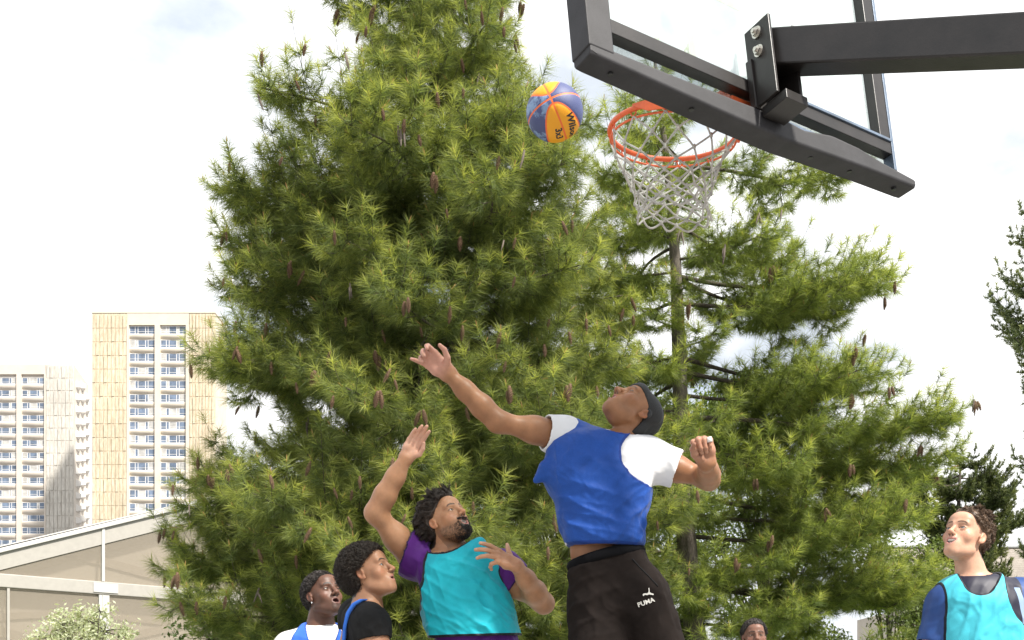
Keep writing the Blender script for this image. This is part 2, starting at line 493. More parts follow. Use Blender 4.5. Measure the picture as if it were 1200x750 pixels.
# --- skin
def skin_mat(): return attr_mat('skin', 'col', rough=.46, sss=.15, sssr=(.010, .004, .002), bmp=.35, bscale=150, var=.17, vscale=17, spec=.32, dist=.0012)

def eye_mesh(name, c, gaze, r, parent, iris):
    n, k = 20, 20; V = []; Fc = []; mi = []
    g = norm(gaze); R = frame(g)
    for i in range(k+1):
        a = math.pi*i/k
        for j in range(n):
            b = 2*math.pi*j/n; bulge = 1.0
            L = np.array([math.sin(a)*math.cos(b), math.cos(a), math.sin(a)*math.sin(b)])*r*bulge
            V.append(np.array(c)+R.T@L)
    for i in range(k):
        for j in range(n):
            Fc.append((i*n+j, i*n+(j+1) % n, (i+1)*n+(j+1) % n, (i+1)*n+j)); mi.append(2 if i < 2 else 1 if i < 4 else 0)
    return mesh_obj(name, np.array(V), np.array(Fc), [M['eye_white'], iris, M['pupil']], parent, mat_idx=mi)

def strands(roots, dirs, L, r, parent, mat, name='hair', K=7, curl=0, wave=.0, grav=0, sides=3, seed=1, flow=None, flowk=0, taper=.15):
    rg = np.random.default_rng(seed); n = len(roots)
    path = np.zeros((n, K, 3)); p = roots.copy(); d = norm(dirs)
    L = np.broadcast_to(L, (n,)) * rg.uniform(.7, 1.15, n)
    u = norm(np.cross(d, rg.normal(size=(n, 3)))); ph = rg.uniform(0, 6.28, n); tn = rg.uniform(.8, 1.3, n)
    path[:, 0] = p; cur = p.copy()
    for k in range(1, K):
        t = k/(K-1)
        if flow is not None: d = norm(d+flow(cur)*flowk)
        d = norm(d+np.array([0, 0, -grav]))
        cur = cur+d*(L/(K-1))[:, None]
        v = np.cross(d, u)
        a = ph+tn*t*curl*2*np.pi
        path[:, k] = cur+(u*(np.cos(a)-np.cos(ph))[:, None]+v*(np.sin(a)-np.sin(ph))[:, None])*wave*np.minimum(1, t*2)
    rad = np.tile(np.interp(np.linspace(0, 1, K), [0, .6, 1], [1, .8, taper]), (n, 1))*np.broadcast_to(np.atleast_1d(r), (n,))[:, None]
    V, Q = tubes(path, rad, sides)
    return V, Q

def locks(roots, dirs, L, r, n_guides, seed, flow, flowk=.35, K=10, wave=.006, curl=.8, clump=.75, grav=.02, sides=3):
    "hair in wavy locks: every strand follows the nearest of a few guide strands and closes up on it towards the tip"
    rg = np.random.default_rng(seed); n = len(roots); gi = rg.choice(n, n_guides, replace=False)
    g0 = roots[gi]; d = norm(dirs[gi]+.15*rg.normal(size=(n_guides, 3))); u = norm(np.cross(d, rg.normal(size=d.shape))); ph = rg.uniform(0, 6.28, n_guides); Lg = L[gi]*rg.uniform(.75, 1.2, n_guides)
    P_ = np.zeros((n_guides, K, 3)); cur = g0.copy(); P_[:, 0] = 0
    for k in range(1, K):
        t = k/(K-1); d = norm(d+flow(cur)*flowk+np.array([0, 0, -grav])); cur = cur+d*(Lg/(K-1))[:, None]; v = np.cross(d, u); a = ph+t*curl*2*np.pi
        P_[:, k] = cur-g0+(u*(np.cos(a)-np.cos(ph))[:, None]+v*(np.sin(a)-np.sin(ph))[:, None])*wave*min(1, 2*t)
    near = np.concatenate([np.argmin(((roots[i:i+400, None]-g0[None])**2).sum(2), 1) for i in range(0, n, 400)])
    t = np.linspace(0, 1, K)[None, :, None]; sc1 = rg.uniform(.7, 1.05, (n, 1, 1)); off = (roots-g0[near])[:, None]
    path = roots[:, None]+P_[near]*sc1-off*clump*np.minimum(1, t*1.3)+rg.normal(0, .0012, (n, K, 3))*t
    rad = np.tile(np.interp(np.linspace(0, 1, K), [0, .6, 1], [1, .85, .25]), (n, 1))*r
    return tubes(path, rad, sides)

def fuse(parts):
    V = []; Q = []; b = 0
    for v, q in parts: V.append(v); Q.append(q+b); b += len(v)
    return np.concatenate(V), np.concatenate(Q)

def sample_scalp(o, c, R, n, seed, fn=None, lift=0, low=.0):
    "random points on the cranium above the hairline, in world space, with outward normals"
    rg = np.random.default_rng(seed); pts = []
    ce, ra = np.array([0, -.018, .032]), np.array([.076, .098, .088])
    while sum(map(len, pts)) < n:
        v = norm(rg.normal(size=(n*2, 3))); q = ce+v*ra
        ok = q[:, 2] > hairline(q[:, 1])-low
        ok &= ~((np.abs(q[:, 0]) > .06) & (np.abs(q[:, 1]+.01) < .02) & (q[:, 2] < .022))
        if fn is not None: ok &= fn(q)
        v2 = norm(v/ra); pts.append(np.concatenate([q[ok]+v2[ok]*lift, v2[ok]], 1))
    a = np.concatenate(pts)[:n]
    return a[:, :3]@R+c, a[:, 3:]@R, a[:, :3]

def make_person(s):
    """one continuous skin surface (head, neck, torso, arms with five-fingered hands, legs), then eyes, hair and clothes as children"""
    root = empty('person', s['root'], s['label'], 'person', s.get('group'))
    c = np.array(s['head'], float); R = frame(s['face'], s.get('up')); hs = s.get('hs', 1.0)
    J = s['J']; base = s.get('base', .0065); fine = s.get('fine', .0032)
    fz = [(c[2]-.16*hs, c[2]+.15*hs, fine)]; fx = [(c[0]-.14*hs, c[0]+.14*hs, fine)]; fy = [(c[1]-.14*hs, c[1]+.14*hs, fine)]
    for h in s.get('hands', []):
        w = np.array(h['wrist'])+.09*norm(h['d'])
        if h.get('fine', True):
            for arr, i in ((fx, 0), (fy, 1), (fz, 2)): arr.append((w[i]-.11, w[i]+.11, fine))
    allp = np.array([v for v in J.values()]+[c]); lo, hi = allp.min(0)-.2, allp.max(0)+.2
    F = Field(axis(lo[0], hi[0], base, fx), axis(lo[1], hi[1], base, fy), axis(lo[2], hi[2], base, fz+[(lo[2], s.get('zlow', 1.2), .014)]))
    tor = loft_fn(s['torso'], -.014, yaw=s.get('yaw', 0)); F.put(tor, tor.lo, tor.hi, .02)
    nb = np.array(J['neck'], float); nr = s.get('neckr', .056)
    skull = c+R.T@np.array([0, -.030, -.045])*hs
    for sh in ('shR', 'shL'): F.cone(nb-np.array([0, 0, .03]), J[sh], .050, .058, .05)
    up = s.get('armr', 1.0)
    for a in 'RL':
        if 'el'+a in J:
            sh, el, wr = np.array(J['sh'+a]), np.array(J['el'+a]), np.array(J['wr'+a])
            m1 = sh*.55+el*.45; m2 = el*.68+wr*.32; m3 = el*.35+wr*.65
            limb(F, [sh, m1, el], [.058*up, .050*up, .039*up], .05)
            limb(F, [el, m2, m3, wr], [.039*up, .0405*up, .033*up, s.get('wristr', .0275)], .045)
        if 'kn'+a in J:
            hp, kn, an = np.array(J['hip'+a]), np.array(J['kn'+a]), np.array(J['an'+a])
            limb(F, [hp, hp*.5+kn*.5, kn, kn*.65+an*.35, an], [.088, .075, .055, .054, .038], .03)
            ft = an+np.array(s.get('toe', (0, -.15, -.06))); F.cone(an+np.array([0, .02, -.04]), ft, .040, .030, .02)
    F.cone(nb-np.array([0, 0, .05]), nb+(skull-nb)*.45, nr*1.12, nr, .03); F.cone(nb+(skull-nb)*.4, skull, nr, nr*1.02, .02)
    tips = []
    for h in s.get('hands', []): tips.append((h, add_hand(F, h)))
    o = s.get('face_opts', {})
    def hf(x, y, z):
        x, y, z = (x-c[0])/hs, (y-c[1])/hs, (z-c[2])/hs
        return head_sdf(R[0][0]*x+R[0][1]*y+R[0][2]*z, R[1][0]*x+R[1][1]*y+R[1][2]*z, R[2][0]*x+R[2][1]*y+R[2][2]*z, o)*hs
    F.put(hf, c-.155*hs, c+.155*hs, .010)
    V, Q = F.mesh(); V, Q = biggest(V, Q)
    # colours of skin, lips, brows, stubble; the shade of the nostrils is painted in
    L = (V-c)@R.T/hs; ax = np.abs(L[:, 0]); inh = (np.linalg.norm(L, axis=1) < .17)
    sk = np.array(s['skin']); col = np.tile(sk, (len(V), 1))
    def blend(m, cc):
        nonlocal col; m = np.clip(m, 0, 1)[:, None]; col = col*(1-m)+np.array(cc)*m
    blend(.35*sstep(.03, .0, np.hypot(ax-.045, L[:, 2]+.03))*inh*(L[:, 1] > .04), sk*np.array([1.25, .85, .8]))
    blend(.30*sstep(.02, .005, np.hypot(L[:, 0], L[:, 2]+.03))*inh*(L[:, 1] > .095), sk*np.array([1.2, .85, .8]))
    blend(.4*sstep(.012, .0, np.abs(ax-.085))*inh*(np.abs(L[:, 1]+.01) < .03)*(np.abs(L[:, 2]+.01) < .04), sk*np.array([1.25, .8, .72]))
    mo = o.get('mouth', 0); mw_ = o.get('mw', 1.0); upm = o.get('smile', 0)
    zc = -.0655-mo*.2+upm*np.clip(ax/.02, 0, 1.2)**2
    lipm = sstep(1.15, .85, np.sqrt((ax/(.0235*mw_))**2+((L[:, 2]-zc)/(.0118+mo*.9))**2))*(L[:, 1] > .078)*inh
    blend(lipm*.85, s.get('lip', sk*np.array([1.0, .55, .55])))
    if mo:
        inside = (L[:, 1] < .0940-.0105*(ax/.02)**2)*(L[:, 1] > .05)*(ax < .0185*mw_)*(np.abs(L[:, 2]-zc) < .004+mo)*inh
        blend(inside*1., (.045, .012, .012))
        if o.get('teeth'): blend(inside*(L[:, 2] > zc+mo*.05-.001)*(L[:, 1] > .072)*1., (.72, .68, .60))
    blend(.85*sstep(.0050, .0030, np.hypot(ax-.0066*o.get('nose', 1.), (L[:, 2]+.0425)*.9))*(L[:, 1] > .096)*inh, sk*.12)  # shade inside the nostrils, painted into the skin colour
    hc = s['hairc']
    arch = .0225+.004*np.sin(np.clip((ax-.012)/.035, 0, 1)*np.pi)-.004*(ax > .04)*(ax-.04)/.01
    blend(.92*sstep(.0050, .0026, np.abs(L[:, 2]-arch))*sstep(.009, .013, ax)*sstep(.053, .044, ax)*(L[:, 1] > .05)*inh, hc)
    lash = np.abs(np.hypot((ax-.0315)/1.0, (L[:, 2]-.0005)*2.35)-.0128)
    blend(.95*sstep(.0030, .0010, lash)*(L[:, 2] > -.002)*(L[:, 1] > .07)*inh, (.02, .012, .01))
    if s.get('scalp', True):
        blend(sstep(-.004, .004, L[:, 2]-hairline(L[:, 1])+.004*vnoise(V*150, 3))*inh*sstep(.082, .076, ax), hc)
    bd = s.get('beard', 0)
    if bd:
        jawm = sstep(-.040, -.066, L[:, 2]-.25*np.maximum(.05-L[:, 1], 0)*1.2)*(L[:, 1] > -.03)*(np.abs(L[:, 0]) < .085)*inh
        must = sstep(.0085, .0045, np.abs(L[:, 2]+.0515-ax*.10))*(ax < .028)*(L[:, 1] > .07)*inh*s.get('must', 1)
        goat = sstep(.031, .024, np.hypot(ax, (L[:, 2]+.090)*.9))*(L[:, 1] > .05)*inh
        neckc = sstep(-.135, -.115, L[:, 2])
        blend((bd*jawm*.55*neckc+0)*(1-lipm), hc); blend(np.maximum(must, goat)*min(1, bd*1.3)*(1-lipm)*neckc, hc)
    for h, tp in tips:
        d, n, t = hand_frames(h)
        q = V-np.array(h['wrist']); near = (np.linalg.norm(q, axis=1) < .22)*sstep(-.015, .045, q@d)
        pal = sstep(-.002, .012, q@n)
        blend(near*pal*h.get('palm', .55), s.get('palmc', sk*1.35+np.array([.05, .02, .02])))
        for (p, v, ni) in tp:
            back = -ni; e = p+back*.0055-v*.003
            blend(sstep(.0085, .006, np.linalg.norm(V-e, axis=1))*(((V-p)@back) > .0015)*.6, sk*1.1+np.array([.16, .11, .10]))
    body = mesh_obj('body', V, Q, M['skin'], root, attrs={'col': col})
    body['label'] = s.get('bodylabel', 'bare skin of face, neck and arms') ; del body['label']
    # eyes
    gaze = norm(s.get('gaze', s['face']))
    for sx in (-1, 1):
        ec = c+R.T@np.array([sx*.0315, .0722, .0005])*hs
        eye_mesh('eye', ec, norm(gaze+.25*R[1]), .0140*hs, root, s.get('iris', M['iris_brown']))
    return root, body, c, R, F
M = {}
def basic_mats():
    M['skin'] = skin_mat()
    M['eye_white'] = simple_mat('eye white', (.46, .42, .39), rough=.15, var=.03, bmp=0)
    M['iris_brown'] = simple_mat('iris brown', (.06, .03, .015), rough=.12, bmp=0)
    M['iris_grey'] = simple_mat('iris grey', (.16, .20, .22), rough=.12, bmp=0)
    M['pupil'] = simple_mat('pupil', (.006, .006, .006), rough=.08, bmp=0)
    M['hair_black'] = simple_mat('black hair', (.024, .018, .015), rough=.6, var=.4, scale=60, bmp=0)
    M['hair_dark'] = simple_mat('dark brown hair', (.030, .020, .014), rough=.5, var=.4, scale=50, bmp=0)
    M['hair_brown'] = simple_mat('brown hair', (.10, .058, .032), rough=.5, var=.45, scale=50, bmp=0)
    M['gold'] = simple_mat('gold chain', (.75, .55, .25), rough=.3, metal=1, bmp=0)
    M['silver'] = simple_mat('silver stud', (.8, .8, .8), rough=.2, metal=1, bmp=0)

def px_rows(Y, rows):
    "(py, left px, right px, depth of centre, half depth) -> section table in metres"
    o = []
    for py, l, r, yc, b in rows:
        z = CAMZ+(HOR-py)/FPX*Y
        o.append((z, ((l+r)/2-600)/FPX*Y, yc, (r-l)/2/FPX*Y, b))
    return o

def short_hair(sc_, c, R, root, n, L, r, curl, wave, mat, seed, thick=.006, fn=None, low=.0, lift=.002):
    "cropped or afro hair: dense small curls standing on the scalp"
    roots, nrm, loc = sample_scalp(None, c, R, n, seed, fn, lift, low)
    rg = np.random.default_rng(seed)
    V, Q = strands(roots, nrm+.5*rg.normal(size=nrm.shape), L if np.isscalar(L) else L(loc), r, root, mat, K=9, curl=curl, wave=wave, seed=seed, taper=.7)
    return V, Q

def hair_shell(c, R, thick, seed, rough=.010, freq=60, low=0.0, grow=(1, 1, 1), fn=None):
    "solid core under the curls"
    ax = axis(-.19, .19, .0035)
    F = Field(ax, ax, ax)
    X, Y, Z = F.grid((slice(None),)*3)
    ce = (0, -.018-.004, .032+.004)
    rr = (.076+thick*grow[0], .098+thick*grow[1], .088+thick*grow[2])
    D = ell1(X, Y, Z, ce, rr)
    g = np.stack(np.meshgrid(ax, ax, ax, indexing='ij'), -1).reshape(-1, 3)
    near = np.abs(D.ravel()) < .03
    nz = np.zeros(len(g)); nz[near] = fbm(g[near]*freq, seed, 2)*rough
    D = D+nz.reshape(D.shape)
    hl = hairline(ax)[None, :, None]
    D = smax(D, (hl-low-Z)*.8+0*X, .012)
    D = smax(D, -(ell1(X, Y, Z, (0, .045, -.03), (.09, .075, .09))), .006)
    for s_ in (-1, 1): D = smax(D, -ell1(X, Y, Z, (s_*.085, -.006, -.008), (.024, .026, .036)), .004)
    if fn is not None: D = fn(X, Y, Z, D)
    F.D = D.astype(np.float32)
    V, Q = F.mesh(); V, Q = biggest(V, Q)
    return V@R+c, Q

def necklace(root, ctr, nrm, r, mat, name='necklace'):
    n = norm(nrm); u = norm(np.cross(n, [0, 1, 0.01])); v = np.cross(n, u)
    a = np.linspace(0, 2*np.pi, 48, endpoint=False)
    pts = np.array(ctr)+r*(np.cos(a)[:, None]*u+np.sin(a)[:, None]*v)
    V, Q = tubes(pts[None], np.full((1, 48), .0016), 6, True)
    return mesh_obj(name, V, Q, mat, root)

def trousers(root, mat, rows, J, lo, hi, waist_cut, cuts=(), legr=(.098, .078, .062), name='trousers', folds=None, base=.006, legpts=None, th=.018):
    tor = loft_fn(rows); solids = [(tor,)]
    for a in 'RL':
        hp, kn, an = (np.array(J[k+a]) for k in ('hip', 'kn', 'an'))
        e = kn*.25+an*.75 if legpts is None else an
        for p, q, r1, r2 in ((hp, kn, legr[0], legr[1]), (kn, e, legr[1], legr[2])):
            solids.append(((lambda p=p, q=q, r1=r1, r2=r2: (lambda x, y, z: cone_sdf(x, y, z, p, q, r1, r2)))(),
                           np.minimum(p, q)-.2, np.maximum(p, q)+.2))
    ctr = tor.axis
    return garment(name, mat, root, lo, hi, solids, [waist_cut]+list(cuts), th=th, base=base, folds=folds, k=.03, center=ctr)

# ------------------------------------------------------------------ the jumper in the blue bib
def jumper():
    Y = 4.2; p = lambda a, b, y=0: P(a, b, Y+y)
    J = dict(neck=p(729, 524, .01), shR=p(662, 512, .0), elR=p(583, 494, -.10), wrR=p(525, 438, -.14),
             shL=p(758, 538, .02), elL=p(831, 562, .0), wrL=p(829, 546-3, -.20),
             hipR=p(698, 690, .0), hipL=p(748, 688, .0), knR=p(700, 800, -.12), knL=p(785, 812, .02), anR=p(705, 905, .18), anL=p(800, 925, .25))
    rows = px_rows(Y, [(506, 680, 745, Y, .07), (516, 655, 765, Y, .095), (525, 650, 765, Y, .115), (560, 650, 765, Y, .120), (600, 660, 752, Y, .11),
                       (625, 663, 745, Y, .098), (650, 664, 742, Y, .096), (675, 668, 765, Y, .105), (700, 672, 768, Y, .11)])
    face = np.array([-.46, -.26, .85]); up = np.array([.74, .42, .50])
    hR = dict(wrist=J['wrR'], d=(-.78, -.25, .60), n=(-.40, -.88, -.15), t=(.5, -.1, .8), spread=8, s=.94,
              curl=[(35, 45, 30), (45, 50, 30), (48, 45, 30), (12, 18, 12)], thumb=((.45, .65, .35), (.75, .50, .25), (.85, .15, .45)), palm=.7)
    hL = dict(wrist=J['wrL'], d=(-.30, -.30, .90), n=(-.15, -.90, -.45), t=(-.95, .1, -.25), spread=5, s=.98,
              curl=[(84, 75, 35), (88, 78, 38), (90, 78, 38), (86, 74, 36)], thumb=((.6, .35, .5), (.7, .0, .6), (.6, -.4, .6)), palm=.3)
    s = dict(root=(p(730, 900)[0], Y, 0), label='jumping player with black cap and blue mesh bib, one arm reaching up towards the ball',
             head=p(744, 484, .0), face=face, up=up, J=J, torso=rows, hands=[hR, hL], skin=(.265, .125, .062), lip=(.30, .11, .09), palmc=(.56, .30, .24),
             hairc=(.02, .013, .01), neckr=.052, armr=.88, zlow=1.35, scalp=False, gaze=(-.50, -.42, .75),
             face_opts=dict(mouth=.0075, lips=1.45, nose=1.15, teeth=True, eye=.0068, cz=.86, ear=(-.008, -.014)), toe=(.0, .02, -.14))
    root, body, c, R, F = make_person(s)
    # black skull cap: close-fitting, open over the face, with a tail over the nape
    A = axis(-.16, .16, .003); G = Field(A, axis(-.19, .16, .003), A); X, Yg, Z = G.grid((slice(None),)*3)
    D = smin(head_sdf(X+0*Yg, Yg+0*X, Z+0*X, dict(cz=.86, ear=(-.008, -.014)))-.0032, ell1(X, Yg, Z, (0, -.060, -.045), (.062, .046, .062)), .03)
    D = smax(D, -(D+.010), .002)
    cut = lambda x, y, z: (np.interp(y, [-.16, -.10, -.050, -.034, -.012, .0, .05, .10], [-.105, -.100, -.090, -.030, -.002, .014, .036, .041])-z)+0*x
    D = smax(D, cut(X, Yg, Z), .004)
    G.D = D.astype(np.float32); V, Q = G.mesh(); V, Q = biggest(V, Q)
    tie = np.abs(V[:, 2]-(.35*(V[:, 1]+.02)+.03)); V = V*(1+.010*sstep(.02, 0, tie)[:, None]*0)
    V = V+norm(V)*(.0015*np.sin(V[:, 0]*260+3*vnoise(V*20, 2))*sstep(.0, -.05, V[:, 1]))[:, None]
    m = simple_mat('black stretch cap', (.0045, .0047, .005), rough=.62, var=.25, scale=30, bmp=.3, bscale=700)
    mesh_obj('cap', V@R+c, Q, m, root)
    # white T-shirt under the bib
    nb = J['neck']; lo = (-.05, Y-.30, 1.40); hi = (.82, Y+.30, 2.22)
    white = cloth_mat('white cotton', (.66, .665, .68), var=.03)
    tor = loft_fn(rows, .004)
    def C(a, b, r1, r2): a, b = np.array(a), np.array(b); return (lambda x, y, z: cone_sdf(x, y, z, a, b, r1, r2), np.minimum(a, b)-.2, np.maximum(a, b)+.2)
    dirR = norm(J['elR']-J['shR']); dirL = norm(J['elL']-J['shL'])
    eR = J['shR']+dirR*.085; eL = J['shL']+dirL*.125
    solids = [(tor,), C(nb-[0, 0, .050], J['shR'], .066, .074), C(nb-[0, 0, .050], J['shL'], .066, .078),
              C(J['shR'], J['shR']+dirR*.3, .074, .060), C(J['shL'], J['shL']+dirL*.3, .080, .072)]
    cuts = [region_cyl(eR, dirR, .13), region_cyl(eL, dirL, .19), region_cap(nb+[-.01, -.03, .0], nb+[.05, -.0, .2], .066, .09), region_half(p(700, 640), (-.03, 0, -1))]
    fl = fold_fn([((.3, 0, .9), .055, .008, J['shL']+[0, -.08, -.05], .12), ((.2, 0, 1), .05, .006, J['shR'], .1)], 4, .006, .002)
    garment('tee_shirt', white, root, lo, hi, solids, cuts, folds=fl, k=.035, center=tor.axis)
    # blue mesh bib
    brow = px_rows(Y, [(506, 668, 745, Y, .09), (514, 646, 758, Y, .115), (525, 641, 752, Y, .135), (545, 637, 755, Y-.005, .145), (560, 634, 760, Y-.01, .150), (572, 641, 763, Y-.01, .148), (588, 650, 760, Y-.01, .145),
                       (605, 654, 756, Y-.01, .140), (625, 660, 754, Y-.01, .135), (645, 664, 756, Y-.01, .132)])
    bt = loft_fn(brow, .0, p=2.5)
    blue = cloth_mat('blue bib mesh', (.012, .060, .28), trim=(.007, .035, .20), tw=.011, mesh=True, var=.12, rough=.6)
    solids = [(bt,), C(nb-[.06, 0, .030], p(672, 510), .080, .066), C(nb-[0, 0, .045], p(740, 527, .0), .072, .058),
              C(p(640, 551, -.06), p(630, 563, -.05), .03, .012)]
    cuts = [region_cap(nb+[-.03, -.05, .0], nb+[.03, -.04, .2], .060, .10),
            region_cap(p(758, 541, .0)-[0, .35, 0], p(758, 541, .0)+[0, .35, 0], .112, .112),
            region_cyl(p(762, 520, 0), (.93, 0, .2), .2), region_cyl(p(640, 512, 0), (-1, 0, .45), .09), region_half(p(710, 642), (-.02, .03, -1))]
    fl = fold_fn([((.45, 0, .9), .085, .014, p(690, 600, -.15), .2), ((.75, 0, -.65), .07, .012, p(735, 600, -.15), .15), ((.2, 0, 1), .05, .010, p(700, 630, -.15), .16),
                  ((.9, 0, .3), .06, .008, p(665, 525, -.12), .12), ((.6, 0, -.8), .05, .009, p(745, 560, -.12), .1)], 8, .017, .006, (7, 7, 5))
    garment('bib', blue, root, (-.05, Y-.34, 1.52), (.72, Y+.34, 2.25), solids, cuts, folds=fl, k=.03, center=bt.axis, base=.0045)
    # dark track trousers with print
    prow = px_rows(Y, [(636, 668, 750, Y, .110), (655, 667, 757, Y, .118), (675, 666, 769, Y, .122), (700, 667, 780, Y, .128), (725, 670, 786, Y, .13)])
    dark = cloth_mat('dark brown fleece', (.013, .0095, .0082), var=.25, rough=.9, sheen=.0, spec=.12, crease=.3)
    hR_, hL_ = np.array(J['hipR']), np.array(J['hipL'])
    J2 = dict(J); J2['hipR'] = p(700, 712, .01); J2['hipL'] = p(748, 700, -.02); J2['knR'] = p(704, 800, -.10); J2['knL'] = p(783, 800, .0)
    wc = region_half(p(710, 656), (-.26, .05, 1))
    fl = fold_fn([((.6, 0, .8), .07, .010, p(742, 690, -.1), .18), ((-.5, 0, .85), .07, .014, p(690, 700, -.1), .15), ((.9, 0, .4), .05, .014, p(778, 700, -.03), .14)], 12, .016, .005, (6, 6, 3))
    tr = trousers(root, dark, prow, J2, (-.0, Y-.40, .35), (1.05, Y+.55, 1.70), wc, legr=(.120, .108, .085), folds=fl, base=.0065)
    # waistband
    n = norm(np.array([-.26, .05, 1])); u = norm(np.cross(n, [0, 1, 0])); v = np.cross(n, u)
    if u[0] < 0: u, v = -u, -v
    ctr = p(710, 656); a = np.linspace(0, 2*np.pi, 72, endpoint=False); bandm = cloth_mat('black waistband', (.005, .005, .006), var=.2, rough=.9, sheen=0, spec=.1)
    ring = []
    for off, g in ((-.014, .010), (.0, .014), (.014, .012), (.026, .006)):
        cc = ctr+n*off; hw = (.5*(752-667)/FPX*Y)+g+.002
        ring.append(cc+[.002, 0, 0]+(hw*np.cos(a))[:, None]*u+((.120+g)*np.sin(a)*(1+.004*np.sin(a*34)))[:, None]*v)
    ring += [q for q in (ring[3]-(ring[3]-ctr-n*.026)*.10, )]
    Vv = np.concatenate(ring); K = 72
    Fq = np.array([(i*K+j, i*K+(j+1) % K, (i+1)*K+(j+1) % K, (i+1)*K+j) for i in range(len(ring)-1) for j in range(K)])
    wb = mesh_obj('waistband', Vv, Fq, bandm, root)
    sm = wb.modifiers.new('thick', 'SOLIDIFY'); sm.thickness = .004
    # printed wordmark and leaping cat on the left thigh
    logo_print(root, tr, p(757, 706, -.5), math.radians(19))
    surface_line(root, tr, [(741, 655), (749, 664), (760, 675), (771, 687)], Y, .0032, simple_mat('dark seam', (.002, .002, .002), rough=.9, bmp=0), 'pocket_seam')
    # finger tape and necklace
    necklace(root, c+(nb-c)*.62+np.array([-.005, -.002, 0]), norm(c-nb+[0, 0, .02]), .0595, M['gold'])
    d, n_, t = hand_frames(hL)
    b0 = np.array(hL['wrist'])+(d*.097+t*-.030)*.98
    b1 = b0+norm(d*math.cos(1.5)+n_*math.sin(1.5))*.0333; b2 = b1+norm(d*math.cos(2.79)+n_*math.sin(2.79))*.0206
    mb = MB(); mb.tube([b1+(b2-b1)*.15, b1+(b2-b1)*.6, b2], .0100, 14)
    mb.build('finger_tape', simple_mat('white athletic tape', (.7, .68, .66), rough=.6, var=.15, scale=90), root, smooth=True)
    shoes(root, J, s['toe'], (.6, .6, .62))
    return root

def shoes(root, J, toe, col):
    m = simple_mat('trainer fabric', col, rough=.6)
    for a in 'RL':
        an = np.array(J['an'+a]); t = an+np.array(toe)*1.05
        lo = np.minimum(an, t)-.12; hi = np.maximum(an, t)+.1
        F = Field(axis(lo[0], hi[0], .008), axis(lo[1], hi[1], .008), axis(lo[2], hi[2], .008))
        F.cone(an+[0, .03, -.03], an+[0, .0, .02], .052, .045, .02); F.cone(an+[0, .03, -.045], t, .052, .042, .03); F.cone(an+(t-an)*.5+[0, 0, -.01], t, .050, .045, .02)
        V, Q = F.mesh(); mesh_obj('shoe', V, Q, m, root)

def flat_text(txt, bold=True, shear=0):
    cu = bpy.data.curves.new('t', 'FONT'); cu.body = txt; cu.size = 1; cu.align_x = 'CENTER'; cu.align_y = 'CENTER'; cu.shear = shear
    cu.offset = .035 if bold else 0; cu.resolution_u = 3; cu.space_character = 1.03
    o = bpy.data.objects.new('t', cu); COL.objects.link(o); bpy.context.view_layer.update()
    me = bpy.data.meshes.new_from_object(o.evaluated_get(bpy.context.evaluated_depsgraph_get()))
    V = np.array([v.co[:] for v in me.vertices]); Fc = [list(f.vertices) for f in me.polygons]
    bpy.data.objects.remove(o); bpy.data.curves.remove(cu); bpy.data.meshes.remove(me)
    return V, Fc
def subdiv(V, Fc, maxlen):
    "triangulate and split until edges are short, so that print can follow a curved surface"
    T = []
    for f in Fc:
        for i in range(1, len(f)-1): T.append((f[0], f[i], f[i+1]))
    V = [tuple(v) for v in V]; cache = {}
    for _ in range(5):
        out = []; ch = False
        def mid(a, b):
            k = (min(a, b), max(a, b))
            if k not in cache: cache[k] = len(V); V.append(tuple((np.array(V[a])+np.array(V[b]))/2))
            return cache[k]
        for t in T:
            e = [(np.linalg.norm(np.array(V[t[i]])-np.array(V[t[(i+1) % 3]])), i) for i in range(3)]
            L, i = max(e)
            if L > maxlen:
                a, b, c = t[i], t[(i+1) % 3], t[(i+2) % 3]; m_ = mid(a, b); out += [(a, m_, c), (m_, b, c)]; ch = True
            else: out.append(t)
        T = out
        if not ch: break
    return np.array(V), np.array(T)

def surface_line(root, target, pxs, Y, r, mat, name):
    "a sewn edge that follows the cloth"
    me = target.data; bv = BVHTree.FromPolygons([v.co[:] for v in me.vertices], [tuple(f.vertices) for f in me.polygons]); pts = []
    q = np.array(pxs, float); t = np.linspace(0, len(q)-1, 24); q = np.stack([np.interp(t, range(len(q)), q[:, i]) for i in (0, 1)], 1)
    for a, b in q:
        w = P(a, b, Y); ray = norm(w-np.array([0, 0, CAMZ])); hit = bv.ray_cast(Vector(w-ray*.6), Vector(ray))
        if hit[0] is not None: pts.append(np.array(hit[0])-ray*.001)
    if len(pts) > 3:
        mb = MB(); mb.tube(pts, r, 6); mb.build(name, mat, root, smooth=True)

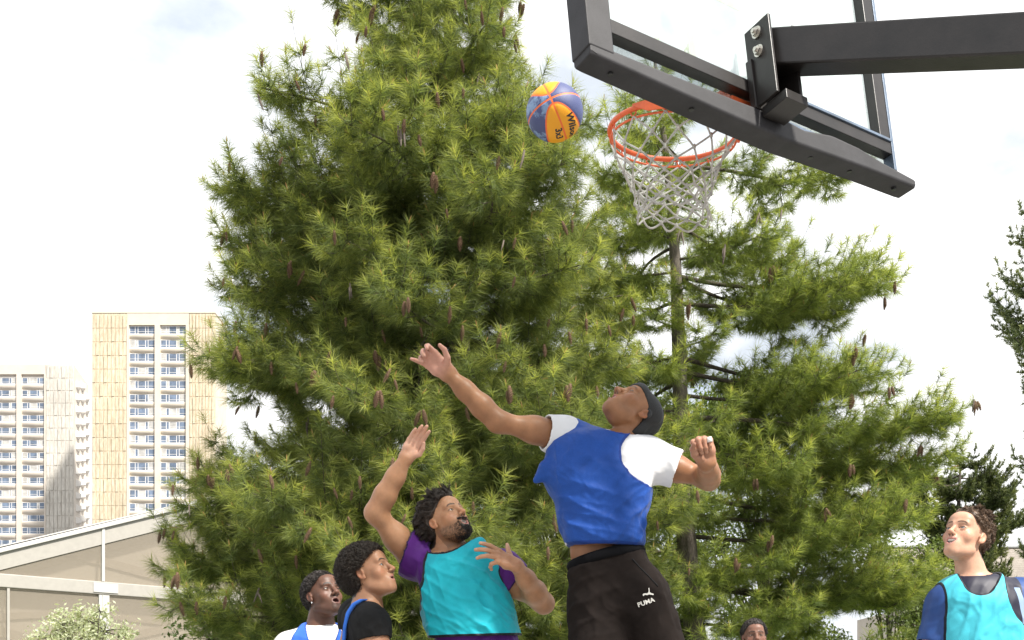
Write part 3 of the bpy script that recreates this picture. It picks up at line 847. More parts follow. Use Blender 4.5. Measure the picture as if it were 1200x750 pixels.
def logo_print(root, target, origin, ang):
    dg = bpy.context.evaluated_depsgraph_get(); me = target.data
    bv = BVHTree.FromPolygons([v.co[:] for v in me.vertices], [tuple(f.vertices) for f in me.polygons])
    V, Fc = flat_text('PUMA', True); w = V[:, 0].max()-V[:, 0].min(); V = V/w*.066; V[:, 1] *= .95
    cat = np.array([(-.95, -.30), (-1.0, .02), (-.78, .22), (-.35, .16), (.05, -.02), (.42, .12), (.62, .45), (.72, 1.0), (.92, 1.02), (.86, .55), (.70, .05), (1.05, -.35), (1.45, -.62), (1.30, -.85), (.85, -.62), (.40, -.38), (-.05, -.42), (-.40, -.22), (-.62, -.16), (-.80, -.30)])
    n0 = len(V); cat3 = np.concatenate([cat*.0165+[.014, .0310], np.zeros((len(cat), 1))], 1)
    from mathutils.geometry import tessellate_polygon
    tri = tessellate_polygon([[Vector(q) for q in cat3]])
    V = np.concatenate([V, cat3]); Fc = Fc+[[n0+i for i in t] for t in tri]
    V, T = subdiv(V, Fc, .006)
    ca, sa = math.cos(ang), math.sin(ang); o = np.array(origin); cam = np.array([0, 0, CAMZ]); ray = norm(o-cam)
    ux = norm(np.cross(ray, [0, 0, 1])); uy = np.cross(ux, ray)
    out = []
    for x, y, _ in V:
        q = o+ux*(x*ca-y*sa)+uy*(x*sa+y*ca)
        hit = bv.ray_cast(Vector(q-norm(ray)*.3), Vector(ray))
        h = np.array(hit[0]) if hit[0] is not None else q
        out.append(h-ray*.003)
    mesh_obj('logo_print', np.array(out), T, simple_mat('white print', (.62, .60, .55), rough=.7, bmp=0), root)

# ------------------------------------------------------------------ teal bib defender
def defender():
    Y = 4.5; p = lambda a, b, y=0: P(a, b, Y+y)
    J = dict(neck=p(528, 643, .02), shR=p(486, 655, .05), elR=p(440, 601, -.07), wrR=p(476, 536, -.14),
             shL=p(588, 668, .0), elL=p(637, 707, .02), wrL=p(605, 663, -.22),
             hipR=p(535, 805, .0), hipL=p(590, 805, .0), knR=p(528, 945, -.05), knL=p(600, 950, .02), anR=p(530, 1072, .08), anL=p(600, 1072, .10))
    rows = px_rows(Y, [(640, 512, 560, Y, .07), (654, 492, 588, Y, .10), (668, 489, 588, Y, .12), (690, 493, 592, Y, .120), (720, 502, 598, Y, .120),
                       (750, 512, 606, Y, .12), (790, 512, 612, Y, .13), (830, 510, 618, Y, .13)])
    face = np.array([.57, -.62, .52])
    hR = dict(wrist=J['wrR'], d=(.50, -.12, .85), n=(.30, -.93, .0), t=(.85, .2, -.5), spread=.5, s=.82, fat=1.2,
              curl=[(22, 20, 12), (20, 18, 12), (22, 18, 12), (22, 22, 12)], thumb=((.55, .55, .45), (.85, -.0, .35), (.92, -.35, .2)), palm=.75)
    hL = dict(wrist=J['wrL'], d=(-.88, -.30, .42), n=(-.25, .75, -.55), t=(.35, -.35, .90), spread=8, s=.92, fat=1.18,
              curl=[(8, 14, 10), (14, 20, 12), (20, 25, 15), (55, 50, 30)], thumb=((.45, .85, .1), (.35, .95, .1), (.2, .95, .2)), palm=.2)
    s = dict(root=(p(563, 900)[0], Y, 0), label='bearded player in turquoise bib over purple shirt, left arm of the picture raised, mouth open',
             hs=.94, head=p(523, 612, -.02), face=face, up=np.array([-.26, .10, 1.]), J=J, torso=rows, hands=[hR, hL], skin=(.40, .205, .112), lip=(.42, .17, .15), palmc=(.66, .38, .28),
             hairc=(.022, .016, .012), neckr=.056, wristr=.027, armr=.96, zlow=1.2, beard=.78, gaze=(.55, -.25, .8), iris=M['iris_brown'],
             face_opts=dict(mouth=.0105, lips=1.0, nose=1.1, teeth=True, jaw=1.04, mw=.92), toe=(.0, -.16, -.10))
    root, body, c, R, F = make_person(s)
    # tousled dark hair blown back
    def fn(q): return q[:, 2] > hairline(q[:, 1])
    roots, nrm, loc = sample_scalp(None, c, R, 7000, 5, None, .004)
    rg = np.random.default_rng(5)
    back = -face*.75+R[2]*.15+np.array([-.25, 0, .1])
    cl = np.stack([vnoise(roots*28, 30+i) for i in range(3)], 1)
    front = sstep(.0, .07, loc[:, 1])
    tan = lambda v: v-(v*nrm).sum(1)[:, None]*nrm
    d0 = nrm*(.45+.55*front[:, None])+1.0*tan(back+1.1*cl)
    roots = roots+nrm*(.010*rg.random((len(nrm), 1)))
    L = .016+.030*sstep(-.05, .06, loc[:, 2])
    fl_ = lambda q: back*.5+1.0*np.stack([vnoise(q*22, 60+i) for i in range(3)], 1)
    Vs = locks(roots, d0, L*1.25, .0010, 340, 6, fl_, clump=.55)
    sh = hair_shell(c, R, .009, 4, .010, 38)
    V, Q = fuse([Vs, sh]); mesh_obj('hair', V, Q, M['hair_dark'], root)
    # beard
    pts = []; rr = np.random.default_rng(9); mv = np.array([v.co[:] for v in body.data.vertices]); mn = np.array([v.normal[:] for v in body.data.vertices])
    Lc = (mv-c)@R.T; ax = np.abs(Lc[:, 0])
    jm = (Lc[:, 2] < -.058+.30*np.maximum(.055-Lc[:, 1], 0)) & (Lc[:, 2] > -.128) & (Lc[:, 1] > -.005) & (ax < .08) & ~((ax < .022) & (Lc[:, 2] > -.084) & (Lc[:, 1] > .07))
    mu = (np.abs(Lc[:, 2]+.0500-ax*.10) < .0042) & (ax < .026) & (Lc[:, 1] > .08) & (ax > .003)
    ids = np.concatenate([rr.choice(np.where(jm)[0], 3000), rr.choice(np.where(mu)[0], 170)])
    goatee = sstep(.05, .02, ax[ids])*(Lc[ids, 1] > .03)
    Ls = .0018+.0065*goatee
    r0 = mv[ids]+rr.normal(size=(len(ids), 3))*.0012; d0 = mn[ids]*.6-R[2]*.8+.35*rr.normal(size=(len(ids), 3))+.1*R[1]
    Vb = strands(r0, d0, Ls, .00045+.00045*goatee, root, None, K=4, curl=.3, wave=.0015, seed=3)
    mesh_obj('beard', *Vb, M['hair_black'], root)
    # purple tee
    nb = J['neck']; dirR = norm(J['elR']-J['shR']); dirL = norm(J['elL']-J['shL'])
    purple = cloth_mat('purple jersey', (.085, .016, .17), trim=(.03, .012, .07), tw=.008, var=.15, rough=.6)
    tor = loft_fn(rows, .004); lo = (-.72, Y-.34, 1.02); hi = (.22, Y+.32, 1.78)
    def C(a, b, r1, r2): a, b = np.array(a), np.array(b); return (lambda x, y, z: cone_sdf(x, y, z, a, b, r1, r2), np.minimum(a, b)-.2, np.maximum(a, b)+.2)
    eR = J['shR']+dirR*.012; eL = J['shL']+dirL*.075
    solids = [(tor,), C(nb-[0, 0, .05], J['shR'], .070, .082), C(nb-[0, 0, .05], J['shL'], .07, .078),
              C(J['shR'], J['shR']+dirR*.3, .086, .074), C(J['shL'], J['shL']+dirL*.3, .084, .074)]
    cuts = [region_cyl(p(475, 647), (-.92, 0, .39), .17), region_cyl(eL, dirL, .14), region_cap(nb-[0, .05, .03], nb+[0, -.04, .2], .078, .10), region_half((0, Y, 1.10), (0, 0, -1))]
    fl = fold_fn([((.6, 0, .7), .05, .010, J['shR']+[.03, -.08, -.06], .16), ((.8, 0, -.5), .05, .012, J['shL']+[0, -.08, -.04], .1)], 14, .008, .002)
    garment('tee_shirt', purple, root, lo, hi, solids, cuts, folds=fl, k=.035, center=tor.axis)
    brow = px_rows(Y, [(638, 515, 572, Y-.01, .10), (650, 500, 586, Y-.01, .125), (665, 492, 588, Y-.01, .145), (690, 489, 592, Y-.01, .150), (715, 494, 601, Y-.01, .148), (735, 500, 606, Y-.01, .145), (755, 505, 612, Y-.01, .145), (790, 505, 612, Y, .145)])
    bt = loft_fn(brow, .004, p=2.4)
    teal = cloth_mat('turquoise bib', (.012, .38, .46), trim=(.008, .010, .014), tw=.011, var=.10, rough=.55)
    solids = [(bt,), C(nb-[.02, 0, .055], J['shR']+[.03, 0, .0], .080, .078), C(nb-[-.02, 0, .06], p(568, 659), .080, .070), C(p(550, 652, -.10), p(561, 636, -.08), .035, .022)]
    cuts = [region_cap(nb-[.000, .070, .030], nb+[-.02, -.10, .2], .080, .13),
            region_cyl(p(501, 655), (-.98, .0, .12), .22), region_cyl(p(586, 660, 0), (.97, 0, .15), .055), 
            region_cap(p(478, 690)-[0, .3, 0], p(478, 690)+[0, .3, 0], .060, .060), region_cap(p(604, 672)-[0, .3, 0], p(604, 672)+[0, .3, 0], .062, .062),
            region_half(p(575, 746), (.03, .05, -1))]
    fl = fold_fn([((.55, 0, .8), .060, .015, p(548, 700, -.15), .22), ((.85, 0, -.45), .075, .012, p(535, 665, -.15), .12), ((.7, 0, .7), .05, .012, p(570, 725, -.15), .15), ((.95, 0, .2), .05, .010, p(515, 700, -.12), .12)], 21, .020, .006, (7, 7, 5))
    garment('bib', teal, root, (-.62, Y-.36, 1.20), (.25, Y+.34, 1.86), solids, cuts, folds=fl, k=.03, center=bt.axis, base=.0045)
    necklace(root, c+(nb-c)*.70+np.array([0, -.004, 0]), norm(c-nb), .064, M['silver'])
    dk = cloth_mat('navy shorts', (.02, .018, .05), var=.15)
    trousers(root, dk, px_rows(Y, [(745, 503, 612, Y, .128), (800, 506, 622, Y, .14), (830, 510, 618, Y, .14)]), J, (-.75, Y-.4, .55), (.5, Y+.4, 1.32), region_half((0, Y, 1.24), (0, 0, 1)),
             [region_half((0, Y, .66), (0, 0, -1))], legr=(.12, .11, .10), name='shorts', base=.009, legpts=1)
    shoes(root, J, s['toe'], (.05, .05, .06))
    return root

def standing(s, legs=True):
    "adds hips, knees and ankles under a player whose upper body alone is in the frame"
    x, y, hz, w = s['stand']
    for a, sg in (('R', -1), ('L', 1)):
        s['J']['hip'+a] = np.array([x+sg*.09*w, y, hz]); s['J']['kn'+a] = np.array([x+sg*.11*w, y-.02, hz*.54]); s['J']['an'+a] = np.array([x+sg*.12*w, y+.02, .085])
    return s
def low_wear(root, s, col, name='shorts', rows=None):
    x, y, hz, w = s['stand']; J = s['J']
    rows = [(hz+.14, x, y, .150, .115), (hz+.0, x, y, .175, .13), (hz-.08, x, y, .17, .13)]
    trousers(root, cloth_mat(name+' cloth', col, var=.15), rows, J, (x-.4, y-.3, hz*.5-.1), (x+.4, y+.3, hz+.2), region_half((x, y, hz+.12), (0, 0, 1)), [region_half((x, y, hz*.55), (0, 0, -1))], legr=(.11, .10, .095), name=name, base=.010, legpts=1)
    shoes(root, J, (0, -.17, -.03) if 'toe' not in s else s['toe'], (.5, .5, .52))

def generic_top(root, Y, J, rows, mat, bibmat, shcut, neckcut, bib_neck, bib_arm, hemz, sl=.16, base=.005, slr=.074, bibneck_r=.07, folds=None, bgrow=.018, extra=()):
    nb = np.array(J['neck']); tor = loft_fn(rows, .004)
    def C(a, b, r1, r2): a, b = np.array(a), np.array(b); return (lambda x, y, z: cone_sdf(x, y, z, a, b, r1, r2), np.minimum(a, b)-.2, np.maximum(a, b)+.2)
    dR = norm(J['elR']-J['shR']); dL = norm(J['elL']-J['shL'])
    lo = (min(J['shR'][0], J['shL'][0], J['elR'][0], J['elL'][0])-.14, Y-.42, hemz-.03); hi = (max(J['shR'][0], J['shL'][0], J['elR'][0], J['elL'][0])+.14, Y+.42, nb[2]+.14)
    solids = [(tor,)]+[C(nb-[0, 0, .045], J[k], .066, .074) for k in ('shR', 'shL')]+[C(J['shR'], J['shR']+dR*.3, slr+.004, slr), C(J['shL'], J['shL']+dL*.3, slr+.004, slr)]
    cuts = [region_cyl(J['shR']+dR*sl, dR, .13), region_cyl(J['shL']+dL*sl, dL, .13), region_cap(nb-[0, 0, .0], nb+np.array(neckcut), .068, .085), region_half((0, Y, hemz), (0, 0, -1))]
    tee = garment('tee_shirt', mat, root, lo, hi, solids, cuts, folds=folds, k=.035, center=tor.axis, base=base)
    if bibmat is None: return tee, None
    bt = loft_fn(rows, bgrow, p=2.4)
    solids = [(bt,)]+[C(nb-[0, 0, .042], nb*.2+J[k]*.8-[0, 0, .0], .085, .080) for k in ('shR', 'shL')]
    cuts = [region_cap(nb+np.array(bib_neck[0]), nb+np.array(bib_neck[1]), bibneck_r, bibneck_r+.04), region_half((0, Y, hemz+.02), (0, 0, -1))]+list(bib_arm)
    bib = garment('bib', bibmat, root, lo, hi, solids, cuts, folds=folds, k=.03, center=bt.axis, base=base)
    return tee, bib

# ------------------------------------------------------------------ afro-haired player in charcoal tee, seen from the side
def sideman():
    Y = 4.4; p = lambda a, b, y=0: P(a, b, Y+y)
    J = dict(neck=p(430, 713, .0), shR=p(435, 732, -.13), elR=p(446, 800, -.16), wrR=p(470, 865, -.2),
             shL=p(418, 722, .22), elL=p(410, 800, .25), wrL=p(430, 860, .2))
    rows = px_rows(Y, [(703, 416, 448, Y+.03, .10), (718, 408, 446, Y+.03, .15), (735, 404, 452, Y+.03, .18), (760, 403, 456, Y+.03, .18), (830, 404, 458, Y+.02, .17), (860, 404, 458, Y+.02, .17)])
    s = standing(dict(root=(p(430, 900)[0], Y, 0), label='afro-haired player in charcoal tee with thin blue bib strap, in profile looking up right', stand=(p(432, 700)[0], Y, .93, 1.0),
             hs=.92, head=p(433, 673, -.01), face=np.array([.86, -.30, .42]), J=J, torso=rows, skin=(.33, .165, .095), lip=(.38, .16, .14), gaze=(.85, -.2, .5), iris=M['iris_grey'],
             hairc=(.015, .011, .009), neckr=.054, zlow=1.2, face_opts=dict(lips=1.25, nose=1.15, mouth=.0022), toe=(.17, -.03, -.04), yaw=0,
             hands=[dict(wrist=J['wrR'], d=(.3, -.1, -.9), n=(-.2, .9, 0), t=(.9, 0, 0), curl=[(20, 25, 15)]*4, fine=False), dict(wrist=J['wrL'], d=(.3, .1, -.9), n=(-.2, -.9, 0), t=(.9, 0, 0), curl=[(20, 25, 15)]*4, fine=False)]))
    root, body, c, R, F = make_person(s)
    sh = hair_shell(c, R, .014, 8, .007, 70, grow=(1.0, 1.15, .9))
    roots, nrm, loc = sample_scalp(None, c, R, 6500, 15, None, .008)
    V1 = strands(roots, nrm+.55*np.random.default_rng(2).normal(size=nrm.shape), .020, .0012, root, None, K=13, curl=2.0, wave=.0050, seed=4, taper=.8)
    V, Q = fuse([sh, V1]); mesh_obj('hair', V, Q, M['hair_dark'], root)
    char = cloth_mat('charcoal cotton', (.016, .016, .0165), var=.2, rough=.9, sheen=0, spec=.12, crease=.5)
    blue = cloth_mat('blue strap', (.035, .14, .55), var=.1)
    fl = fold_fn([((.9, 0, .35), .045, .007, J['shR']+[0, -.08, -.06], .13), ((.5, 0, .8), .05, .006, p(425, 740, -.15), .12)], 31, .006, .002)
    generic_top(root, Y, J, rows, char, None, None, (.02, 0, .2), None, None, .92, sl=.065, slr=.068, folds=fl)
    # narrow side strap of the bib: a band lying over the back of the shoulder
    path = [p(429, 703, -.07), p(423, 703, -.10), p(414, 708, -.14), p(407, 719, -.15), p(403.5, 735, -.15), p(402, 755, -.14), p(402, 790, -.12), p(403, 830, -.1)]
    ring = []
    pts = np.array(path); tt = np.linspace(0, len(pts)-1, 40); pts = np.stack([np.interp(tt, range(len(path)), np.array(path)[:, i]) for i in range(3)], 1)
    V = []; Fq = []
    for i, q in enumerate(pts):
        V += [q+[-.005, -.004, .003], q+[.006, -.007, .003], q+[.008, .02, -.004], q+[-.006, .04, -.002]]
    for i in range(len(pts)-1):
        for j in range(4): Fq.append((i*4+j, i*4+(j+1) % 4, (i+1)*4+(j+1) % 4, (i+1)*4+j))
    back = mesh_obj('bib_strap', np.array(V), np.array(Fq), blue, root)
    low_wear(root, s, (.03, .03, .03)); return root

# ------------------------------------------------------------------ player in white tee with crossed blue bib
def whiteman():
    Y = 5.3; p = lambda a, b, y=0: P(a, b, Y+y)
    J = dict(neck=p(375, 738, .02), shR=p(340, 760, .0), elR=p(333, 815, .02), wrR=p(340, 865, -.05), shL=p(410, 758, .12), elL=p(418, 815, .12), wrL=p(415, 865, .1))
    rows = px_rows(Y, [(730, 355, 395, Y+.04, .09), (745, 338, 412, Y+.04, .12), (765, 333, 416, Y+.04, .14), (800, 336, 412, Y+.04, .14), (860, 340, 410, Y+.04, .13), (890, 340, 410, Y+.03, .13)])
    s = standing(dict(root=(p(375, 900)[0], Y, 0), label='short-haired player in white tee under blue bib with stud earring, frowning up', stand=(p(376, 700)[0], Y+.03, .92, 1.0),
             head=p(379, 699, .0), face=np.array([.62, -.68, .36]), J=J, torso=rows, skin=(.115, .055, .036), lip=(.14, .065, .055), gaze=(.6, -.5, .6),
             hairc=(.010, .008, .007), neckr=.060, zlow=1.2, palmc=(.3, .17, .13), beard=.35, must=.4, face_opts=dict(lips=1.3, nose=1.35, mouth=.006, jaw=1.06), toe=(.12, -.13, -.04),
             hands=[dict(wrist=J['wrR'], d=(.1, -.1, -.9), n=(.9, .2, 0), t=(0, -.9, 0), curl=[(20, 25, 15)]*4, fine=False), dict(wrist=J['wrL'], d=(0, -.1, -.9), n=(-.9, .2, 0), t=(0, -.9, 0), curl=[(20, 25, 15)]*4, fine=False)]))
    root, body, c, R, F = make_person(s)
    sh = hair_shell(c, R, .012, 18, .004, 80)
    roots, nrm, loc = sample_scalp(None, c, R, 3000, 25, None, .008)
    V1 = strands(roots, nrm+.5*np.random.default_rng(2).normal(size=nrm.shape), .011, .0017, root, None, K=8, curl=1.6, wave=.003, seed=4, taper=.8)
    V, Q = fuse([sh, V1]); mesh_obj('hair', V, Q, M['hair_black'], root)
    white = cloth_mat('white crew tee', (.62, .605, .59), var=.03)
    blue = cloth_mat('blue bib cloth', (.04, .13, .52), trim=(.02, .07, .34), tw=.006, var=.12)
    fl = fold_fn([((.3, 0, .9), .06, .006, p(375, 750, -.1), .15)], 33, .006, .002)
    nb = J['neck']
    arm = [region_cap(p(334, 775, -.35), p(334, 775, .35), .075, .075), region_cap(p(412, 775, -.35), p(412, 775, .35), .06, .06),
           region_cyl(p(347, 745), (-.9, 0, .40), .3), region_cyl(p(404, 745), (.9, 0, .35), .3)]
    generic_top(root, Y, J, rows, white, blue, None, (.0, 0, .2), ((.035, -.15, -.055), (0.02, -.03, .12)), arm, .92, sl=.16, slr=.078, bibneck_r=.066, folds=fl)
    mb = MB(); e = c+R.T@np.array([.0775, .004, -.041]) if (R[0]@np.array([-1, 0, 0])) > 0 else c+R.T@np.array([-.0775, .004, -.041])
    F2 = []; n, k = 10, 8
    V = [e+.0048*np.array([math.sin(math.pi*i/k)*math.cos(2*math.pi*j/n), math.sin(math.pi*i/k)*math.sin(2*math.pi*j/n), math.cos(math.pi*i/k)]) for i in range(k+1) for j in range(n)]
    F2 = [(i*n+j, (i+1)*n+j, (i+1)*n+(j+1) % n, i*n+(j+1) % n) for i in range(k) for j in range(n)]
    mesh_obj('earring', np.array(V), np.array(F2), M['silver'], root)
    low_wear(root, s, (.05, .05, .06)); return root

# ------------------------------------------------------------------ smiling player at the right edge
def smiler():
    Y = 4.35; p = lambda a, b, y=0: P(a, b, Y+y)
    J = dict(neck=p(1141, 683, .02), shR=p(1109, 708, .02), elR=p(1090, 772, .02), wrR=p(1100, 835, -.1), shL=p(1194, 700, .02), elL=p(1213, 772, .04), wrL=p(1205, 835, -.08))
    rows = px_rows(Y, [(672, 1118, 1172, Y+.02, .08), (688, 1106, 1192, Y+.02, .11), (705, 1098, 1202, Y+.02, .13), (750, 1098, 1200, Y+.02, .135), (830, 1104, 1194, Y+.02, .13), (860, 1104, 1194, Y+.02, .13)])
    s = standing(dict(root=(p(1148, 900)[0], Y, 0), label='smiling brown-haired player in pale turquoise bib over navy and blue top, at the right edge', stand=(p(1149, 700)[0], Y+.02, .96, 1.0),
             hs=.94, head=p(1131, 630, -.0), face=np.array([-.70, -.56, .38]), up=np.array([.1, .0, 1.]), J=J, torso=rows, skin=(.52, .30, .205), lip=(.50, .22, .19), gaze=(-.6, -.45, .6), iris=M['iris_grey'],
             hairc=(.07, .042, .026), neckr=.051, zlow=1.2, face_opts=dict(lips=.75, nose=1.0, mouth=.0062, teeth=True, smile=.0085, mw=1.22, eye=.0040, jaw=.93),
             hands=[dict(wrist=J['wrR'], d=(.1, -.1, -.9), n=(.9, .2, 0), t=(0, -.9, 0), curl=[(20, 25, 15)]*4, fine=False), dict(wrist=J['wrL'], d=(0, -.1, -.9), n=(-.9, .2, 0), t=(0, -.9, 0), curl=[(20, 25, 15)]*4, fine=False)]))
    root, body, c, R, F = make_person(s)
    roots, nrm, loc = sample_scalp(None, c, R, 7500, 45, None, .002)
    cl = np.stack([vnoise(roots*38, 50+i) for i in range(3)], 1)
    flow = -R[1]*.9+.35*R[2]
    tan = lambda v: v-(v*nrm).sum(1)[:, None]*nrm
    d0 = nrm*.35+1.0*tan(flow+1.6*cl); roots = roots+nrm*(.008*np.random.default_rng(3).random((len(nrm), 1)))
    L = .009+.014*sstep(.0, .09, loc[:, 2])
    fl_ = lambda q: flow*.5+1.2*np.stack([vnoise(q*34, 60+i) for i in range(3)], 1)
    Vs = locks(roots, d0, L*1.3, .0009, 320, 16, fl_, wave=.005, curl=1.1)
    sh = hair_shell(c, R, .006, 24, .004, 48)
    V, Q = fuse([Vs, sh]); mesh_obj('hair', V, Q, M['hair_brown'], root)
    # navy / blue jersey with pale side flashes
    m, nt, b, out = new_mat('two tone jersey')
    at = N(nt, 'ShaderNodeAttribute', attribute_name='sleeve'); a2 = N(nt, 'ShaderNodeAttribute', attribute_name='flash')
    g1 = N(nt, 'ShaderNodeMath', operation='GREATER_THAN', i_1=0.); nt.links.new(at.outputs['Fac'], g1.inputs[0])
    g2 = N(nt, 'ShaderNodeMath', operation='LESS_THAN', i_1=.0); nt.links.new(a2.outputs['Fac'], g2.inputs[0])
    f = noise(nt, 16, 5); cb = ramp(nt, f, [(.3, (.004, .034, .16)), (.7, (.007, .055, .22))])
    col = mixc(nt, g1.outputs[0], (.006, .006, .022, 1), cb); col = mixc(nt, g2.outputs[0], col, (.22, .31, .44, 1))
    nt.links.new(col, b.inputs['Base Color']); b.inputs['Roughness'].default_value = .55; b.inputs['Sheen Weight'].default_value = .0
    teal = cloth_mat('pale turquoise bib', (.060, .45, .55), trim=(.010, .012, .018), tw=.0065, var=.08, rough=.5)
    fl = fold_fn([((.95, 0, -.3), .05, .008, p(1150, 730, -.12), .15), ((.6, 0, .8), .06, .006, J['shL']+[0, -.08, -.06], .12), ((-.6, 0, .8), .05, .006, J['shR']+[0, -.06, -.06], .1)], 41, .007, .003)
    arm = [region_cyl(p(1100, 710), (-1, 0, .04), .4),
           region_cap(p(1217, 694)-[0, .35, 0], p(1217, 694)+[0, .35, 0], .175, .175), region_cyl(p(1199, 745), (1, 0, .0), .4)]
    tee, bib = generic_top(root, Y, J, rows, m, teal, None, (-.04, -.05, .2), ((-.030, -.15, .010), (.01, -.03, .12)), arm, .94, sl=.17, slr=.070, bibneck_r=.070, folds=fl)
    V = np.array([v.co[:] for v in tee.data.vertices]); c1, c2 = J['shR'], J['shL']
    slv = np.maximum((c1[0]-.005)-V[:, 0], V[:, 0]-(c2[0]-.028))
    fr = np.maximum(np.abs(V[:, 0]-(c1[0]+.022-(c1[2]-V[:, 2])*.10))-.013, V[:, 2]-(c1[2]+.02))
    fr2 = np.maximum(np.abs(V[:, 0]-(c2[0]-.045+(c2[2]-V[:, 2])*.22))-.014, V[:, 2]-(c2[2]+.03))
    for an, av in (('sleeve', slv-.0), ('flash', np.minimum(fr, fr2))):
        a = tee.data.attributes.new(an, 'FLOAT', 'POINT'); a.data.foreach_set('value', av.astype(np.float32))
    low_wear(root, s, (.02, .02, .05)); return root

# ------------------------------------------------------------------ far player whose face just rises over the lower edge
def farman():
    Y = 7.5; p = lambda a, b, y=0: P(a, b, Y+y)
    hz = 1.53-.06; x = p(884, 745)[0]
    J = dict(neck=np.array([x, Y+.02, 1.33]), shR=np.array([x-.18, Y+.03, 1.27]), shL=np.array([x+.18, Y+.03, 1.27]), elR=np.array([x-.24, Y+.02, 1.0]), elL=np.array([x+.24, Y+.02, 1.0]), wrR=np.array([x-.24, Y-.08, .78]), wrL=np.array([x+.24, Y-.08, .78]))
    rows = [(1.36, x, Y+.03, .07, .07), (1.30, x, Y+.03, .16, .10), (1.2, x, Y+.03, .18, .12), (1.0, x, Y+.03, .155, .11), (.85, x, Y+.03, .15, .11)]
    s = standing(dict(root=(x, Y, 0), label='short-haired player far back whose eyes and forehead just show above the lower edge', stand=(x, Y+.03, .86, .95),
             head=p(884, 747, .0), face=np.array([-.06, -.97, .12]), J=J, torso=rows, skin=(.17, .085, .058), lip=(.14, .065, .055), base=.008, fine=.004,
             hairc=(.012, .010, .009), neckr=.054, zlow=1.2, face_opts=dict(lips=1.2, nose=1.25), toe=(0, -.17, -.03),
             hands=[dict(wrist=J['wrR'], d=(.1, -.1, -.9), n=(.9, .2, 0), t=(0, -.9, 0), curl=[(20, 25, 15)]*4, fine=False), dict(wrist=J['wrL'], d=(0, -.1, -.9), n=(-.9, .2, 0), t=(0, -.9, 0), curl=[(20, 25, 15)]*4, fine=False)]))
    root, body, c, R, F = make_person(s)
    sh = hair_shell(c, R, .014, 28, .003, 80)
    roots, nrm, loc = sample_scalp(None, c, R, 1500, 35, None, .010)
    V1 = strands(roots, nrm+.5*np.random.default_rng(2).normal(size=nrm.shape), .010, .002, root, None, K=7, curl=1.6, wave=.003, seed=4, taper=.8)
    V, Q = fuse([sh, V1]); mesh_obj('hair', V, Q, M['hair_black'], root)
    generic_top(root, Y, J, rows, cloth_mat('grey tee', (.25, .25, .26)), None, None, (0, 0, .2), None, None, .88, base=.009)
    low_wear(root, s, (.04, .04, .05)); return root
# ================================================================== TREES
def needle_mat(name, rough=.55, trans=.35):
    m, nt, b, out = new_mat(name)
    a = N(nt, 'ShaderNodeAttribute', attribute_name='col')
    nt.links.new(a.outputs['Color'], b.inputs['Base Color']); b.inputs['Roughness'].default_value = rough; b.inputs['Specular IOR Level'].default_value = .35
    t = N(nt, 'ShaderNodeBsdfTranslucent'); g = mixc(nt, 1.0, a.outputs['Color'], (1.25, 1.25, .7, 1), 'MULTIPLY'); nt.links.new(g, t.inputs[0])
    mx = N(nt, 'ShaderNodeMixShader'); mx.inputs[0].default_value = trans
    nt.links.new(b.outputs[0], mx.inputs[1]); nt.links.new(t.outputs[0], mx.inputs[2]); nt.links.new(mx.outputs[0], out.inputs[0])
    return m

def bark_mat(name, c1, c2, scale=6):
    m, nt, b, out = new_mat(name)
    f = noise(nt, scale, 8, .7, stretch=(3, 3, .7)); f2 = noise(nt, scale*4, 6, .7, stretch=(2.5, 2.5, .6))
    c = ramp(nt, f, [(.3, c1), (.7, c2)]); k = ramp(nt, f2, [(.35, (.55,)*3), (.6, (1.1,)*3)])
    nt.links.new(mixc(nt, 1.0, c, k, 'MULTIPLY'), b.inputs['Base Color']); b.inputs['Roughness'].default_value = .9
    bump(nt, b, f2, .8, .03); return m

def needles(T, A, length, n, width, rg, spread=(.45, 1.15), droop=.25, base=.10):
    "T (N,3) shoot tips, A (N,3) shoot directions -> one triangle per needle"
    Nn = len(T)
    u = norm(np.cross(A, rg.normal(size=(Nn, 3)))); w = np.cross(A, u)
    th = rg.uniform(0, 2*np.pi, (Nn, n)); sp = rg.uniform(*spread, (Nn, n))
    d = np.cos(sp)[..., None]*A[:, None]+np.sin(sp)[..., None]*(np.cos(th)[..., None]*u[:, None]+np.sin(th)[..., None]*w[:, None])
    L = np.broadcast_to(np.asarray(length).reshape(-1, 1), (Nn, n))*rg.uniform(.75, 1.1, (Nn, n))
    d = norm(d+np.array([0, 0, -1.])*(droop*rg.uniform(.5, 1.5, (Nn, n)))[..., None])
    b = T[:, None]-A[:, None]*(rg.random((Nn, n))**1.3*base)[..., None]
    tip = b+d*L[..., None]
    s = norm(np.cross(d, rg.normal(size=d.shape)))*(width*.5)
    V = np.stack([b-s, b+s, tip], 2).reshape(-1, 3)
    return V

